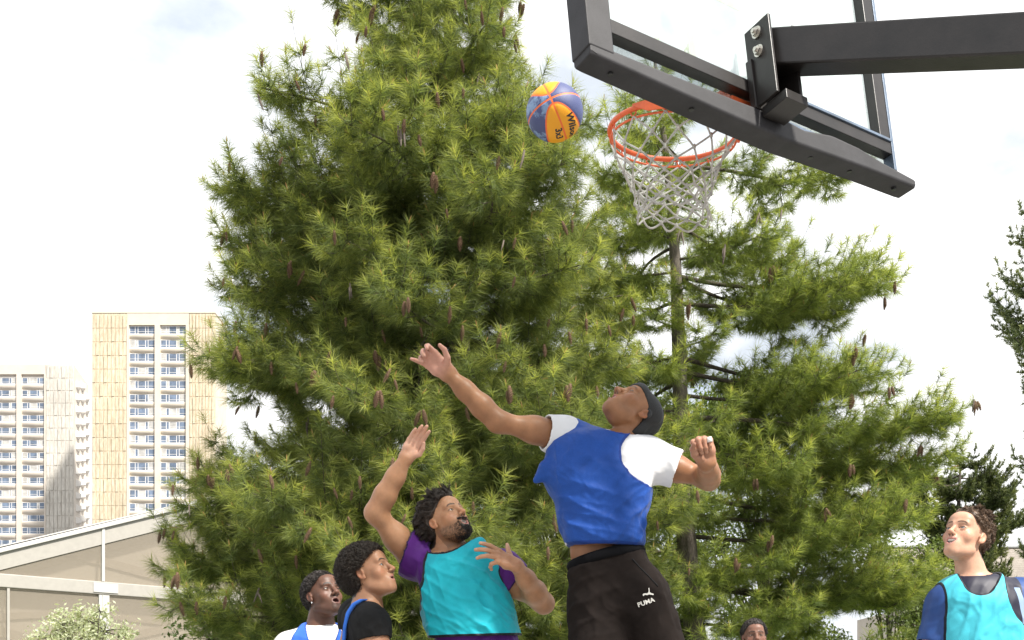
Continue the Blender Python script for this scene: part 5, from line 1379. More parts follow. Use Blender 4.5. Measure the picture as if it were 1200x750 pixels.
# ================================================================== HOOP
def hoop():
    O = np.array([.200, 3.14, 2.874]); U = np.array([.838, .546, 0]); Nn = np.array([-.546, .838, 0.]); Z = np.array([0, 0, 1.])
    ti = math.radians(8.5); Vv = Z*math.cos(ti)+Nn*math.sin(ti); Wn = Nn*math.cos(ti)-Z*math.sin(ti); W = 1.450; H = 1.02
    def T(q): q = np.atleast_2d(q); return O+q[:, :1]*U+q[:, 1:2]*Vv+q[:, 2:3]*Wn        # (u, v, w) w>0 is the playing side
    root = empty('basketball_hoop', (2.75, 2.2, 0), 'basketball hoop with glass board, dark padded edge, orange rim and white net', 'hoop')
    dark = simple_mat('dark powder coat', (.014, .0115, .0105), rough=.38, var=.6, scale=6, bmp=.1, bscale=120)
    padm = simple_mat('grey edge padding', (.021, .020, .0225), rough=.62, var=.35, scale=12, bmp=.15, bscale=260)
    gal = simple_mat('blue grey steel', (.13, .17, .23), rough=.4, metal=.3, var=.3, scale=14)
    ora = simple_mat('orange rim paint', (.72, .125, .035), rough=.42, var=.15, scale=20)
    steel = simple_mat('zinc bolt', (.55, .52, .48), rough=.3, metal=1, var=.2)
    # glass
    g, nt, b, out = new_mat('board glass'); b.inputs['Base Color'].default_value = (.80, .86, .84, 1); b.inputs['Roughness'].default_value = .04; b.inputs['Specular IOR Level'].default_value = .6
    tr = N(nt, 'ShaderNodeBsdfTransparent'); tr.inputs[0].default_value = (.84, .875, .865, 1); mx = N(nt, 'ShaderNodeMixShader')
    sm = ramp(nt, noise(nt, 5, 7, .65, stretch=(1, 1, .6)), [(.35, (.12,)*3), (.75, (.40,)*3)]); nt.links.new(sm, mx.inputs[0])
    nt.links.new(tr.outputs[0], mx.inputs[1]); nt.links.new(b.outputs[0], mx.inputs[2]); nt.links.new(mx.outputs[0], out.inputs[0])
    mb = MB(); mb.box((.02, .055, .012), (W-.03, H, .022)); mb.build('glass_panel', g, root, T=T)
    # white shooter's square on the playing side
    wt = simple_mat('board line paint', (.62, .56, .50), rough=.6); mb = MB()
    a0, a1, b0, b1, lw = .475, .87, .17, .50, .030
    for lo, hi in (((a0, b0), (a0+lw, b1)), ((a1-lw, b0), (a1, b1)), ((a0+lw, b1-lw), (a1-lw, b1)), ((a0+lw, b0), (a1-lw, b0+lw))): mb.box((*lo, .0225), (*hi, .0240))
    mb.build('target_square', wt, root, T=T)
    # rails of the board frame
    mb = MB(); mb.box((.03, .120, -.028), (W-.055, .166, .011)); mb.build('frame_rail', dark, root, T=T, bevel=.002)
    mb = MB(); mb.box((.78, .166, -.034), (W-.055, .176, -.004)); mb.box((.80, .060, -.020), (1.16, .082, .010)); mb.box((W-.054, .060, -.030), (W-.040, H, .012)); mb.build('steel_edging', gal, root, T=T, bevel=.001)
    mb = MB(); mb.box((W-.110, .177, -.028), (W-.0545, H, .011)); mb.box((.03, .167, -.028), (.07, H, .011)); mb.box((.071, H-.045, -.028), (W-.111, H, .011)); mb.build('frame_post', dark, root, T=T, bevel=.002)
    # padding: bottom run with its waved upper edge, then the left upright
    us = np.linspace(0, W+.03, 60); top = np.interp(us, [0, .3, .62, .78, .90, 1.04, 1.18, 1.30, 1.46], [.040, .044, .052, .058, .046, .072, .068, .050, .036]); bot = np.interp(us, [0, .5, .8, 1.2, 1.505], [0, -.016, -.022, -.004, .002])
    pv = []; pf = []
    for i, u in enumerate(us):
        e = min(i, 59-i); c_ = .006 if e else .012
        for q in ((bot[i]+c_, -.050), (top[i]-c_, -.050), (top[i], -.044), (top[i], .026), (top[i]-c_, .032), (bot[i]+c_, .032), (bot[i], .026), (bot[i], -.044)): pv.append((u, q[0], q[1]))
    for i in range(59):
        for j in range(8): pf.append((i*8+j, i*8+(j+1) % 8, (i+1)*8+(j+1) % 8, (i+1)*8+j))
    pf += [list(range(8))[::-1], list(range(59*8, 60*8))]
    mb = MB(); mb.add(pv, pf); mb.box((-.004, .026, -.052), (.088, .52, .034)); mb.build('edge_padding', padm, root, T=T, smooth=False, bevel=.006)
    for u in (.10, .42, .74, .96, 1.16, 1.40):
        q = T([(u, -.012 if .2 < u < 1 else -.004, -.012)])[0]; mb = MB(); mb.tube([q+[0, 0, .004], q-[0, 0, .0045]], .0085, 12); mb.build('pad_screw', simple_mat('black screw', (.012,)*3, rough=.3) if u == .10 else bpy.data.materials['black screw'], root)
    q = T([(.045, .20, -.052)])[0]; mb = MB(); mb.tube([q, q-Wn*.006], .009, 12); mb.build('pad_bolt', steel, root)
    # bracket
    mb = MB(); mb.box((.680, .055, -.135), (.692, .327, -.030)); mb.box((.792, .055, -.135), (.804, .327, -.030)); mb.box((.670, .050, -.0545), (.814, .22, -.0535+.024)); mb.box((.6925, .020, -.16), (.7915, .052, -.056)); mb.build('bracket', dark, root, T=T, bevel=.002)
    # boom
    A0 = T([(.745, .262, -.06)])[0]; D = norm(np.array([.64, -.43, -.225])); A1 = A0+D*2.55
    side = norm(np.cross(D, Z)); upv = np.cross(side, D)
    mb = MB(); mb.frame_box(A0-side*.047-upv*.058, D*2.55, side*.094, upv*.116); mb.build('arm', dark, root, bevel=.006)
    for v in (.292, .227):
        q = T([(.680, v, -.085)])[0]; mb = MB(); dr = -U; mb.tube([q, q+dr*.006], .019, 16); mb.tube([q+dr*.006, q+dr*.016], .0135, 6); mb.tube([q+dr*.016, q+dr*.024], .007, 10); mb.build('bolt', steel, root)
    mb = MB(); px_ = A1-D*.12; mb.frame_box((px_[0]-.07, px_[1]-.07, .25), (.14, 0, 0), (0, .14, 0), (0, 0, px_[2]-.25-.06)); mb.build('pole', dark, root, bevel=.008)
    mb = MB(); mb.box((px_[0]-.35, px_[1]-.9, 0.004), (px_[0]+.45, px_[1]+.5, .25)); mb.build('base', simple_mat('base plastic', (.03, .03, .035)), root, bevel=.03)
    # rim
    C = np.array([.577, 3.855, 3.078]); a = np.linspace(0, 2*np.pi, 72, endpoint=False); ring = C+.2265*np.stack([np.cos(a), np.sin(a), 0*a], 1)
    Vr, Qr = tubes(ring[None], np.full((1, 72), .0092), 10, True); parts = [(Vr, Qr)]
    Vr, Qr = tubes((ring+(C-ring)*.02-[0, 0, .030])[None], np.full((1, 72), .0040), 8, True); parts.append((Vr, Qr))
    rim = mesh_obj('rim', *fuse(parts), ora, root)
    mb = MB(); a0 = math.atan2(-Nn[1], -Nn[0]); aa = np.linspace(a0-1.35, a0+1.25, 40); sv = []
    for i, t in enumerate(aa):
        k = min(1, (1-abs(i/39*2-1))*5); hgt = .008+.030*k
        for rr, zz in ((.2375, .012), (.2375, .012-hgt), (.2335, .012-hgt), (.2335, .012)): sv.append((C[0]+rr*math.cos(t), C[1]+rr*math.sin(t), C[2]+zz))
    mb.add(sv, [(i*4+j, (i+1)*4+j, (i+1)*4+(j+1) % 4, i*4+(j+1) % 4) for i in range(39) for j in range(4)]+[(0, 1, 2, 3), (159, 158, 157, 156)])
    n0 = C-Nn*.235; mb.frame_box(n0-U*.09-[0, 0, .012]-Nn*.145, U*.18, Nn*.15, (0, 0, .006)); mb.frame_box(n0-U*.08-Nn*.140-[0, 0, .095], U*.16, Nn*.008, (0, 0, .060))
    for s_ in (-.075, .069): mb.frame_box(n0+U*s_-Nn*.126-[0, 0, .07], U*.006, Nn*.12, (0, 0, .055))
    mb.build('rim_mount', ora, root, bevel=.001)
    for k in range(12):      # net hooks
        t = 2*np.pi*(k+.5)/12; q = C+.2265*np.array([math.cos(t), math.sin(t), 0]); tn = np.array([-math.sin(t), math.cos(t), 0])*.012
        mb = MB(); mb.tube([q-tn-[0, 0, .006], q-tn*.8-[0, 0, .020], q-[0, 0, .026], q+tn*.8-[0, 0, .020], q+tn-[0, 0, .006]], .0028, 6); mb.build('net_hook', ora, root, smooth=True)
    # net: two families of cords crossing in diamonds
    rg = np.random.default_rng(2)
    rad = np.array([.2265, .200, .176, .157, .143, .133, .127, .124, .123]); zl = np.array([-.026, -.080, -.124, -.160, -.192, -.220, -.246, -.270, -.290])
    off = {}
    def node(k, i2):
        i2 %= 24
        if (k, i2) not in off:
            j = rg.normal(0, .006, 3)*(0 if k == 0 else 1); off[(k, i2)] = j
        t = 2*np.pi*(i2/24+1/24); tt = k/8
        c = C+np.array([.004, -.0, 0])*tt+np.array([-.012, 0, 0])*math.sin(tt*3)
        return c+np.array([rad[k]*math.cos(t), rad[k]*math.sin(t), zl[k]])+off[(k, i2)]
    paths = []
    for i in range(12):
        for sg in (-1, 1):
            ks = [node(k, 2*i+sg*k) for k in range(9)]
            ks = np.array(ks); tt = np.linspace(0, 8, 41)
            pp = np.stack([np.interp(tt, range(9), ks[:, c]) for c in range(3)], 1)
            ker = np.array([.25, .5, .25])
            for _ in range(2): pp[1:-1] = .25*pp[:-2]+.5*pp[1:-1]+.25*pp[2:]
            paths.append(pp)
    paths = np.array(paths); V, Q = tubes(paths, np.full(paths.shape[:2], .0034), 7)
    loops = []
    for i in range(24):
        if i % 2 == 0:
            p0, p1 = node(8, i), node(8, i+2); t = np.linspace(0, 1, 9)[:, None]; loops.append(p0*(1-t)+p1*t-np.array([0, 0, .022])*np.sin(np.pi*t)+(C*[1, 1, 0]-(p0+p1)/2*[1, 1, 0])*-.10*np.sin(np.pi*t))
    V2, Q2 = tubes(np.array(loops), np.full((12, 9), .0038), 7)
    kn = []
    for (k, i2) in list(off):
        if 0 < k <= 8:
            p0 = node(k, i2); kn.append(np.array([p0+[0, 0, .009], p0+[0, 0, .004], p0-[0, 0, .004], p0-[0, 0, .009]]))
    V3, Q3 = tubes(np.array(kn), np.tile(np.array([[.003, .0056, .0056, .003]]), (len(kn), 1)), 7)
    net = mesh_obj('net', *fuse([(V, Q), (V2, Q2), (V3, Q3)]), simple_mat('white net cord', (.46, .44, .41), rough=.85, var=.35, scale=35, bmp=.4, bscale=500), root)
    seen = set()      # the ring sags a little towards the board
    for o in COL.objects:
        if o.parent == root and o.name.split('.')[0] in ('rim', 'rim_mount', 'net_hook', 'net') and o.data.name not in seen:
            seen.add(o.data.name); co = np.empty(len(o.data.vertices)*3, np.float32); o.data.vertices.foreach_get('co', co); co = co.reshape(-1, 3)
            pr = (co-C)@(-Nn); co[:, 2] -= .0225*(1+np.clip(pr/.225, -1.1, 1.5)); o.data.vertices.foreach_set('co', co.astype(np.float32).ravel()); o.data.update()

# ================================================================== BUILDINGS
def ribbed(name, c1, c2, sx=1.1):
    m, nt, b, out = new_mat(name)
    tc = N(nt, 'ShaderNodeTexCoord'); br = N(nt, 'ShaderNodeTexBrick'); mp = N(nt, 'ShaderNodeMapping'); mp.inputs['Rotation'].default_value = (math.radians(90), 0, math.radians(90))
    nt.links.new(tc.outputs['Object'], mp.inputs[0])
    f = noise(nt, 1.0, 3, .7, stretch=(3.2, 3.2, .45)); f2 = noise(nt, 3, 5, .7, stretch=(2.0, 2.0, .25)); f3 = noise(nt, .12, 4, .6)
    c = ramp(nt, f, [(.38, c1), (.62, c2)]); k = ramp(nt, f2, [(.35, (.78,)*3), (.6, (1.05,)*3)]); k2 = ramp(nt, f3, [(.35, (.9,)*3), (.65, (1.05,)*3)])
    nt.links.new(mixc(nt, 1., mixc(nt, 1., c, k, 'MULTIPLY'), k2, 'MULTIPLY'), b.inputs['Base Color']); b.inputs['Roughness'].default_value = .9
    return m

def ribs(mb, x0, x1, y, z0, z1, h, n, mi=0):
    "precast panels with vertical ribs, one row per storey"
    z = z1; w = (x1-x0)/n
    while z > z0:
        zb = max(z0, z-h)
        for i in range(n):
            d = .10 if (i*7+int(z*3)) % 3 else .18
            mb.box((x0+i*w+w*.12, y-d, zb+.05), (x0+(i+1)*w-w*.12, y, z-.05), mi)
        z -= h

def window_unit(root, x0, x1, y, z0, z1, lights, mats, rg):
    "window > frame, pane: glass of one window with its white frame"
    mb = MB(); t = .09; mb.box((x0, y-.05, z0), (x1, y+.0, z0+t)); mb.box((x0, y-.05, z1-t), (x1, y, z1)); mb.box((x0, y-.05, z0+t), (x0+t, y, z1-t)); mb.box((x1-t, y-.05, z0+t), (x1, y, z1-t))
    xs = [x0+(x1-x0)*q for q in lights]
    for q in xs: mb.box((q-t*.6, y-.045, z0+t), (q+t*.6, y, z1-t))
    zt = z0+(z1-z0)*.30
    edges = [x0+t]+[v for q in xs for v in (q-t*.6, q+t*.6)]+[x1-t]
    for i in range(0, len(edges), 2):
        if (i//2) % 2 == 0 or rg.random() < .4: mb.box((edges[i], y-.04, zt), (edges[i+1], y, zt+.07))
    w = mb.build('window', mats['frame'], root)
    mb = MB()
    for i in range(0, len(edges), 2): mb.box((edges[i], y-.012, z0+t), (edges[i+1], y+.01, z1-t), int(rg.random() < .28))
    mb.build('pane', [mats['glass'], mats['curtain']], w)

def spandrel(mb, x0, x1, y, z0, z1, d, mi=0):
    n = 10; V = []; F = []
    for i in range(n+1):
        u = i/n; x = x0+(x1-x0)*u; k = 1-(2*u-1)**2
        V += [(x, y, z1), (x, y-.10-d*.55*k, z1-.02), (x, y-.06-d*k, z1-.30), (x, y-.02-d*.25*k, z0+.25*(1-k)), (x, y, z0+.22*(1-k))]
    for i in range(n):
        for j in range(4): F.append((i*5+j, i*5+j+1, (i+1)*5+j+1, (i+1)*5+j))
    mb.add(V, F, mi)

def towers():
    rg = np.random.default_rng(6)
    glass = simple_mat('tower glass', (.13, .17, .24), rough=.12, var=.5, scale=.5, bmp=0); cur = simple_mat('tower curtain', (.45, .44, .42), rough=.8, var=.3, scale=.8, bmp=0)
    mats = dict(frame=simple_mat('white frame', (.72, .71, .70), rough=.5, bmp=0), glass=glass, curtain=cur)
    conc = simple_mat('cream concrete', (.62, .555, .46), rough=.9, var=.08, scale=.4, bmp=0); tan = ribbed('tan precast', (.55, .455, .32), (.70, .61, .46))
    root = empty('apartment_tower', (-72, 225, 0), 'taller beige apartment tower with tan ribbed side panel, right of the other tower', 'building', 'apartment towers on the left')
    Y = 218.; s = FPX/Y; X = lambda px: (px-600)/s; Zf = lambda py: CAMZ+(HOR-py)/s
    xa, xb, zt = X(108), X(252), Zf(367)
    mb = MB(); mb.box((xa, Y+.4, 0), (xb, Y+9, zt)); mb.box((X(149), Y-.05, zt-2.4), (X(221.5), Y+.39, zt-.003)); mb.box((xa-.1, Y-.1, zt), (xb+.1, Y+9, zt+.35)); mb.build('wall', conc, root)
    mb = MB(); mb.box((xa, Y+.0, 0), (X(148.6), Y+.39, zt-.01)); ribs(mb, xa, X(148.6), Y, 20, zt-.3, 2.763, 9); mb.box((X(222), Y, 0), (xb, Y+.39, zt-.01)); ribs(mb, X(222), xb, Y, 20, zt-.3, 2.763, 8); mb.build('ribbed_panel', tan, root)
    pier = MB(); bays = ((X(151), X(181.5)), (X(187.5), X(218)))
    for a, b in ((X(148.7), bays[0][0]), (bays[0][1], bays[1][0]), (bays[1][1], X(221.9))): pier.box((a, Y-.15, 20), (b, Y+.39, zt-2.41))
    pier.build('pier', conc, root)
    h = 2.763; sp = MB()
    for k in range(18):
        z1 = Zf(381.6)-h*k; z0 = z1-1.62
        for (a, b) in bays:
            window_unit(root, a+.02, b-.02, Y+.36, z0, z1, (.22, .33, .62, .72), mats, rg)
            spandrel(sp, a, b, Y+.38, z0-1.14, z0-.002, .42)
    sp.build('spandrels', conc, root, smooth=True)
    # second tower
    grey = ribbed('grey precast', (.54, .505, .45), (.66, .63, .57)); pale = simple_mat('pale concrete', (.60, .54, .47), rough=.9, var=.07, scale=.4, bmp=0)
    root = empty('apartment_tower', (-112, 248, 0), 'lower pale grey apartment tower with jagged side face, at the left edge of the picture', 'building', 'apartment towers on the left')
    Y = 240.; s = FPX/Y; zt = Zf2 = CAMZ+(HOR-427)/s; Zf = lambda py: CAMZ+(HOR-py)/s
    xl, xc = X2(-40, s), X2(86, s)
    mb = MB()
    V = [(xl, Y+.4, 0), (xc, Y+.4, 0), (-100.6, 256, 0), (xl, 256, 0)]; V += [(a, b, zt) for a, b, _ in V]
    mb.add(V, [(3, 2, 1, 0), (4, 5, 6, 7), (0, 1, 5, 4), (1, 2, 6, 5), (2, 3, 7, 6), (3, 0, 4, 7)]); mb.box((xl, Y-.05, zt-2.2), (X2(53.5, s), Y+.39, zt-.003)); mb.build('wall', pale, root)
    mb = MB(); mb.box((X2(54, s), Y, 0), (xc, Y+.39, zt-.01)); ribs(mb, X2(54, s), xc, Y, 20, zt-.3, 2.785, 7); mb.build('ribbed_panel', grey, root)
    bays = ((X2(-38, s), X2(-13, s)), (X2(-8, s), X2(19.5, s)), (X2(25, s), X2(52, s))); pier = MB()
    for a, b in ((bays[0][1], bays[1][0]), (bays[1][1], bays[2][0]), (bays[2][1], X2(53.9, s))): pier.box((a, Y-.15, 20), (b, Y+.39, zt-2.21))
    pier.build('pier', pale, root); sp = MB(); h = 2.785
    for k in range(15):
        z1 = Zf(442)-h*k; z0 = z1-1.45
        for (a, b) in bays[1:]: window_unit(root, a+.02, b-.02, Y+.36, z0, z1, (.24, .34, .66, .76), mats, rg)
        for (a, b) in bays: spandrel(sp, a, b, Y+.38, z0-1.33, z0-.002, .42)
    sp.build('spandrels', pale, root, smooth=True)
    # wedge-shaped bays of the side face
    d = norm(np.array([-100.6-xc, 15.6, 0])); nrm = np.array([d[1], -d[0], 0]); mb = MB(); c0 = np.array([xc, Y+.4, 0])
    for k in range(19):
        z = zt-3.2-h*k
        for j, t in enumerate((1.8, 6.6, 11.4)):
            p0 = c0+d*t; zz = z-(.0 if j % 2 else 1.2)
            A, B, Cc = p0, p0+d*3.4, p0+d*1.0+nrm*1.0
            V = [A+[0, 0, zz], B+[0, 0, zz], Cc+[0, 0, zz+.3], A+[0, 0, zz+1.5], B+[0, 0, zz+1.5], Cc+[0, 0, zz+1.25]]
            mb.add(V, [(0, 1, 2), (3, 5, 4), (0, 2, 5, 3), (2, 1, 4, 5)])
    mb.build('side_bays', simple_mat('white bay', (.74, .72, .69), rough=.85, var=.05, bmp=0), root)

def X2(px, s): return (px-600)/s

def marquee():
    root = empty('marquee', (-9.5, 27.4, 0), 'beige marquee with white gable frame, in front of the apartment towers', 'tent')
    A = np.array([-11.9, 25.1, 0]); d = norm(np.array([2.44, 2.3, 0])); n = np.array([-d[1], d[0], 0]); fr = -n; Z = np.array([0, 0, 1.])
    if fr[1] > 0: fr = -fr
    bk = -fr
    pt = lambda s, z, o=0: A+d*s+Z*z+fr*o
    s0, pk, slope = -2.3, 5.6, .352; zr = lambda s: 3.80+(s-s0)*slope if s <= pk else 3.80+(2*pk-s-s0)*slope; s1 = 2*pk-s0
    beige = simple_mat('beige tent wall', (.39, .34, .27), rough=.8, var=.05, scale=1.2, bmp=.1, bscale=30); pvc = simple_mat('white tent frame', (.50, .49, .47), rough=.5, var=.05, bmp=0)
    sw = simple_mat('inner shadow band', (.29, .24, .18), rough=.85, var=.06); lt = simple_mat('grey pvc', (.37, .35, .315), rough=.6, var=.06)
    film, nt, b, out = new_mat('clear tent film'); b.inputs['Base Color'].default_value = (.40, .35, .28, 1); b.inputs['Roughness'].default_value = .35
    tr = N(nt, 'ShaderNodeBsdfTransparent'); mx = N(nt, 'ShaderNodeMixShader'); mx.inputs[0].default_value = .35; nt.links.new(tr.outputs[0], mx.inputs[1]); nt.links.new(b.outputs[0], mx.inputs[2]); nt.links.new(mx.outputs[0], out.inputs[0])
    def slab(mb, pts, o0, o1):
        k = len(pts); V = [pt(s, z, o0) for s, z in pts]+[pt(s, z, o1) for s, z in pts]
        mb.add(V, [list(range(k))[::-1], list(range(k, 2*k))]+[(i, (i+1) % k, k+(i+1) % k, k+i) for i in range(k)])
    mb = MB(); slab(mb, [(s0, 0), (s1, 0), (s1, zr(s1)), (pk, zr(pk)), (s0, zr(s0))], -.40, -.36); mb.build('inner_lining', beige, root)
    mb = MB(); slab(mb, [(s0, .0), (s1, 0), (s1, 4.0), (pk, zr(pk)-.3), (s0, 3.7)], -.035, -.03); mb.build('wall_film', film, root)
    # shadows of inner drapes and bracing, built as darker strips behind the film
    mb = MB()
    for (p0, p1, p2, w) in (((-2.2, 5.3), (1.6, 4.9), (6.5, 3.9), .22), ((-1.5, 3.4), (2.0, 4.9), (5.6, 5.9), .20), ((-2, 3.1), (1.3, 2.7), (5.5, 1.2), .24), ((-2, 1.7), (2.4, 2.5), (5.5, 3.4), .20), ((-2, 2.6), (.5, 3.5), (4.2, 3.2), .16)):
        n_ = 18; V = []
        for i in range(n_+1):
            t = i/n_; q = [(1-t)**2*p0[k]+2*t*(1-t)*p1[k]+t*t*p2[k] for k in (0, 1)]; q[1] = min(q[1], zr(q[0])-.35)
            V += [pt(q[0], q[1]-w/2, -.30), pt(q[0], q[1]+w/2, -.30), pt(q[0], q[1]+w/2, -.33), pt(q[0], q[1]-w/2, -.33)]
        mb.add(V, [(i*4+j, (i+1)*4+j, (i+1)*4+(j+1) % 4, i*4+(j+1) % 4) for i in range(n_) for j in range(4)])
    mb.build('shadow_bands', sw, root)
    mb = MB(); slab(mb, [(s0, zr(s0)-.02), (pk, zr(pk)-.02), (s1, zr(s1)-.02), (s1, zr(s1)+.09), (pk, zr(pk)+.09), (s0, zr(s0)+.09)], -.20, .06); mb.build('gable_beam', pvc, root, bevel=.01)
    mb = MB(); slab(mb, [(s0, zr(s0)-.42), (pk, zr(pk)-.42), (pk, zr(pk)-.022), (s0, zr(s0)-.022)], -.06, -.025+.02); slab(mb, [(pk, zr(pk)-.42), (s1, zr(s1)-.42), (s1, zr(s1)-.022), (pk, zr(pk)-.022)], -.06, -.025+.02); mb.build('gable_band', lt, root)
    mb = MB(); slab(mb, [(s0, 3.78), (s1, 3.78), (s1, 4.10), (s0, 4.10)], -.10, .03); mb.build('tie_beam', lt, root, bevel=.02)
    sc_ = 2.42
    for s_, w, z0, z1, nm in ((sc_, .26, 0, 3.77, 'post'), (sc_-.02, .07, 4.11, zr(sc_)-.03, 'post'), (-.55, .05, 4.11, zr(-.55)-.03, 'post'), (.15, .06, 0, 3.77, 'post')):
        mb = MB(); slab(mb, [(s_-w/2, z0), (s_+w/2, z0), (s_+w/2, z1), (s_-w/2, z1)], -.09, .02)
        if w > .2: slab(mb, [(s_-w*.18, z0), (s_-w*.06, z0), (s_-w*.06, z1), (s_-w*.18, z1)], .0205, .035)
        mb.build(nm, pvc if w > .06 else lt, root)
    mb = MB(); slab(mb, [(sc_-.28, 3.83), (sc_+.34, 3.83), (sc_+.34, 4.06), (sc_-.28, 4.06)], .031, .05); mb.build('joint_plate', pvc, root)
    # roof and far side
    Dp = bk*16; mb = MB()
    for a_, b_ in ((s0-.1, pk), (pk, s1+.1)):
        za, zb = zr(max(s0, min(s1, a_)))+.095, zr(max(s0, min(s1, b_)))+.095
        p = [pt(a_, za), pt(b_, zb), pt(b_, zb)+Dp, pt(a_, za)+Dp]; V = p+[q+Z*.03 for q in p]
        mb.add(V, [(3, 2, 1, 0), (4, 5, 6, 7), (0, 1, 5, 4), (1, 2, 6, 5), (2, 3, 7, 6), (3, 0, 4, 7)])
    mb.build('roof', pvc, root)
    mb = MB(); mb.frame_box(pt(s0, 0, -.05), Dp, d*.05, Z*3.95); mb.frame_box(pt(s1-.05, 0, -.05), Dp, d*.05, Z*3.95); mb.build('side_wall', beige, root)

def house():
    root = empty('house', (15.5, 32, 0), 'low building with large grey-brown slate roof and cream cornice, behind the smiling player', 'building')
    Y = 30.; sl, nt, b, out = new_mat('slate roof')
    tc = N(nt, 'ShaderNodeTexCoord'); br = N(nt, 'ShaderNodeTexBrick'); br.inputs['Scale'].default_value = 1; br.inputs['Brick Width'].default_value = .16; br.inputs['Row Height'].default_value = .075; br.inputs['Mortar Size'].default_value = .006
    br.inputs['Color1'].default_value = (.235, .205, .175, 1); br.inputs['Color2'].default_value = (.275, .245, .21, 1); br.inputs['Mortar'].default_value = (.19, .165, .14, 1)
    cx = N(nt, 'ShaderNodeSeparateXYZ'); cm = N(nt, 'ShaderNodeCombineXYZ'); nt.links.new(tc.outputs['Object'], cx.inputs[0]); nt.links.new(cx.outputs[0], cm.inputs[0]); nt.links.new(cx.outputs[2], cm.inputs[1]); nt.links.new(cm.outputs[0], br.inputs['Vector'])
    k = ramp(nt, noise(nt, .9, 6, .7), [(.3, (.8,)*3), (.7, (1.15,)*3)]); nt.links.new(mixc(nt, 1., br.outputs['Color'], k, 'MULTIPLY'), b.inputs['Base Color']); b.inputs['Roughness'].default_value = .8
    cream = simple_mat('cream render', (.58, .52, .44), rough=.9, var=.08, scale=1.5); zinc = simple_mat('zinc ridge', (.42, .43, .44), rough=.5, metal=.4)
    x0, x1 = 10.6, 26.; ze, zr_ = 4.05, 5.72; dy = 2.0
    mb = MB(); V = [(x0, Y, ze), (x1, Y, ze), (x1, Y+dy, zr_), (x0, Y+dy, zr_), (x1, Y+2*dy, ze), (x0, Y+2*dy, ze)]
    mb.add(V, [(0, 1, 2, 3), (3, 2, 4, 5), (0, 3, 5), (1, 4, 2), (0, 5, 4, 1)]); mb.build('roof', sl, root)
    mb = MB(); mb.box((x0-.05, Y+dy-.08, zr_-.01), (x1, Y+dy+.08, zr_+.09)); mb.build('ridge', zinc, root, bevel=.02)
    mb = MB(); mb.box((x0+.2, Y+.35, 0), (x1-.2, Y+2*dy-.3, ze-.35)); mb.build('wall', cream, root)
    mb = MB(); mb.box((x0+.05, Y+.02, ze-.16), (x1, Y+.34, ze-.01)); mb.box((x0+.12, Y+.14, ze-.34), (x1, Y+.345, ze-.165)); mb.build('cornice', cream, root, bevel=.015)
    gl = simple_mat('dark pane', (.05, .06, .07), rough=.15, bmp=0); fm = simple_mat('house window frame', (.6, .58, .55), rough=.6, bmp=0)
    for i in range(6):
        x = x0+1.2+i*2.3; mb = MB(); mb.box((x, Y+.30, 1.2), (x+1.1, Y+.345, 2.9)); w = mb.build('window', fm, root); mb = MB(); mb.box((x+.08, Y+.29, 1.28), (x+1.02, Y+.299, 2.82)); mb.build('pane', gl, w)

def ground():
    m, nt, b, out = new_mat('court asphalt'); f = noise(nt, 3, 8, .7); f2 = noise(nt, 90, 3, .6)
    c = ramp(nt, f, [(.3, (.085, .082, .078)), (.7, (.13, .125, .12))]); k = ramp(nt, f2, [(.4, (.75,)*3), (.6, (1.15,)*3)]); nt.links.new(mixc(nt, 1., c, k, 'MULTIPLY'), b.inputs['Base Color']); b.inputs['Roughness'].default_value = .9; bump(nt, b, f2, .3, .01)
    g = mesh_obj('ground', [(-1500, -1500, 0), (1500, -1500, 0), (1500, 2500, 0), (-1500, 2500, 0)], [[0, 1, 2, 3]], m, None, False); tag(g, kind='structure')
    cm = simple_mat('court surface', (.30, .29, .27), rough=.8, var=.1, scale=2)
    g = mesh_obj('court', [(-7, -4, .004), (8, -4, .004), (8, 8.6, .004), (-7, 8.6, .004)], [[0, 1, 2, 3]], cm, None, False); tag(g, kind='structure')
    lm = simple_mat('court line paint', (.75, .75, .73), rough=.6); mb = MB()
    for lo, hi in (((-6.5, -3.5), (-6.45, 8.2)), ((7.45, -3.5), (7.5, 8.2)), ((-6.45, 8.15), (7.45, 8.2))): mb.add([(lo[0], lo[1], .008), (hi[0], lo[1], .008), (hi[0], hi[1], .008), (lo[0], hi[1], .008)], [(0, 1, 2, 3)])
    o = mb.build('court_lines', lm); tag(o, kind='structure')
    lm = simple_mat('lawn', (.05, .09, .025), rough=.95, var=.4, scale=3)
    g = mesh_obj('lawn', [(-25, 8.9, .004), (30, 8.9, .004), (30, 24, .004), (-25, 24, .004)], [[0, 1, 2, 3]], lm, None, False); tag(g, kind='structure')

def build_place():
    for k, f in (('ground', ground), ('hoop', hoop), ('ball', ball), ('towers', towers), ('marquee', marquee), ('house', house), ('trees', trees)):
        if want(k): f(); print(k, round(_t.time()-_t0, 1))
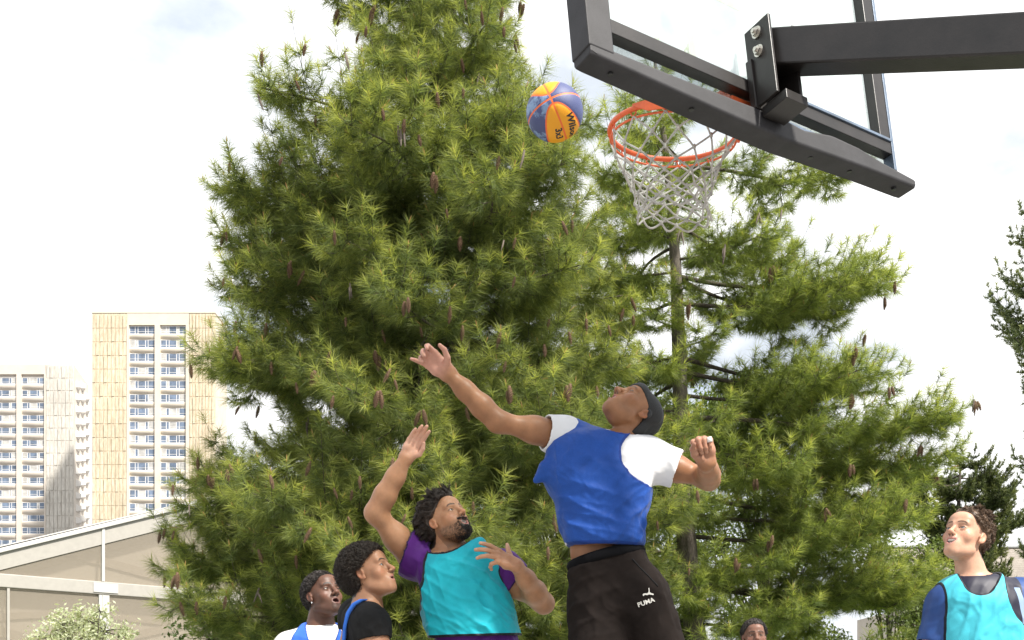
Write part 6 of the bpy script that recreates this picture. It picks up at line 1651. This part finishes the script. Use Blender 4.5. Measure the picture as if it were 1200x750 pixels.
# ================================================================== camera, light, assembly
def setup():
    cam = bpy.data.cameras.new('camera'); co = bpy.data.objects.new('camera', cam); COL.objects.link(co)
    cam.sensor_width = 36; cam.lens = FPX/1200*36; cam.shift_y = (HOR-375)/1200; cam.clip_end = 6000; cam.clip_start = .1
    co.location = (0, 0, CAMZ); co.rotation_euler = (math.radians(90), 0, 0); scene.camera = co
    w = bpy.data.worlds.new('World'); scene.world = w; w.use_nodes = True; nt = w.node_tree; nt.nodes.clear()
    out = nt.nodes.new('ShaderNodeOutputWorld'); bg = nt.nodes.new('ShaderNodeBackground'); nt.links.new(bg.outputs[0], out.inputs[0])
    sky = nt.nodes.new('ShaderNodeTexSky'); sky.sky_type = 'NISHITA'; sky.sun_disc = False
    sky.sun_elevation = math.radians(SUN_EL); sky.sun_rotation = math.radians(SUN_ROT); sky.dust_density = 1.5
    tc = nt.nodes.new('ShaderNodeTexCoord'); mp = nt.nodes.new('ShaderNodeMapping'); mp.inputs['Scale'].default_value = (1, 1, 1.8); mp.inputs['Location'].default_value = CLOUD_OFF
    nt.links.new(tc.outputs['Generated'], mp.inputs[0])
    n = nt.nodes.new('ShaderNodeTexNoise'); n.inputs['Scale'].default_value = 2.6; n.inputs['Detail'].default_value = 8; n.inputs['Roughness'].default_value = .55; n.inputs['Distortion'].default_value = .3
    nt.links.new(mp.outputs[0], n.inputs['Vector'])
    cover = ramp(nt, n.outputs['Fac'], [(.30, (.45,)*3), (.48, (1,)*3)])
    n2 = nt.nodes.new('ShaderNodeTexNoise'); n2.inputs['Scale'].default_value = 5; n2.inputs['Detail'].default_value = 7; nt.links.new(mp.outputs[0], n2.inputs['Vector'])
    cloud = ramp(nt, n2.outputs['Fac'], [(.38, (SKYW*.55, SKYW*.595, SKYW*.655)), (.54, (SKYW, SKYW, SKYW))])
    c = mixc(nt, cover, sky.outputs[0], cloud)
    nt.links.new(c, bg.inputs['Color']); bg.inputs['Strength'].default_value = .10
    s = bpy.data.lights.new('sun', 'SUN'); s.energy = SUN_E; s.angle = math.radians(SUN_A); s.color = (1, .95, .87)
    so = bpy.data.objects.new('sun', s); COL.objects.link(so)
    el, az = math.radians(SUN_EL), math.radians(SUN_ROT)       # azimuth clockwise from +Y
    d = Vector((math.sin(az)*math.cos(el), math.cos(az)*math.cos(el), math.sin(el)))
    so.rotation_euler = d.to_track_quat('Z', 'Y').to_euler(); so.location = (0, 0, 20)
    v = scene.view_settings; scene.display_settings.display_device = 'sRGB'; v.view_transform = 'Standard'; v.look = 'None'; v.gamma = 1; v.exposure = EXPO
    scene.cycles.max_bounces = 8; scene.cycles.transparent_max_bounces = 16; scene.cycles.sample_clamp_indirect = 6
SUN_EL, SUN_ROT, SUN_E, SUN_A = 50, 134, 2.9, 4.0
SKYW, EXPO, CLOUD_OFF = 5.3, 1.52, (.3, .1, .2)
import time as _t
_t0 = _t.time()
def want(k): return not ONLY or k in ONLY.split(',')
basic_mats(); setup()
for k, f in (('jumper', jumper), ('defender', defender), ('sideman', sideman), ('whiteman', whiteman), ('smiler', smiler), ('farman', farman)):
    if want(k): f(); print(k, round(_t.time()-_t0, 1))
if 'build_place' in globals(): build_place()
print('built', round(_t.time()-_t0, 1))
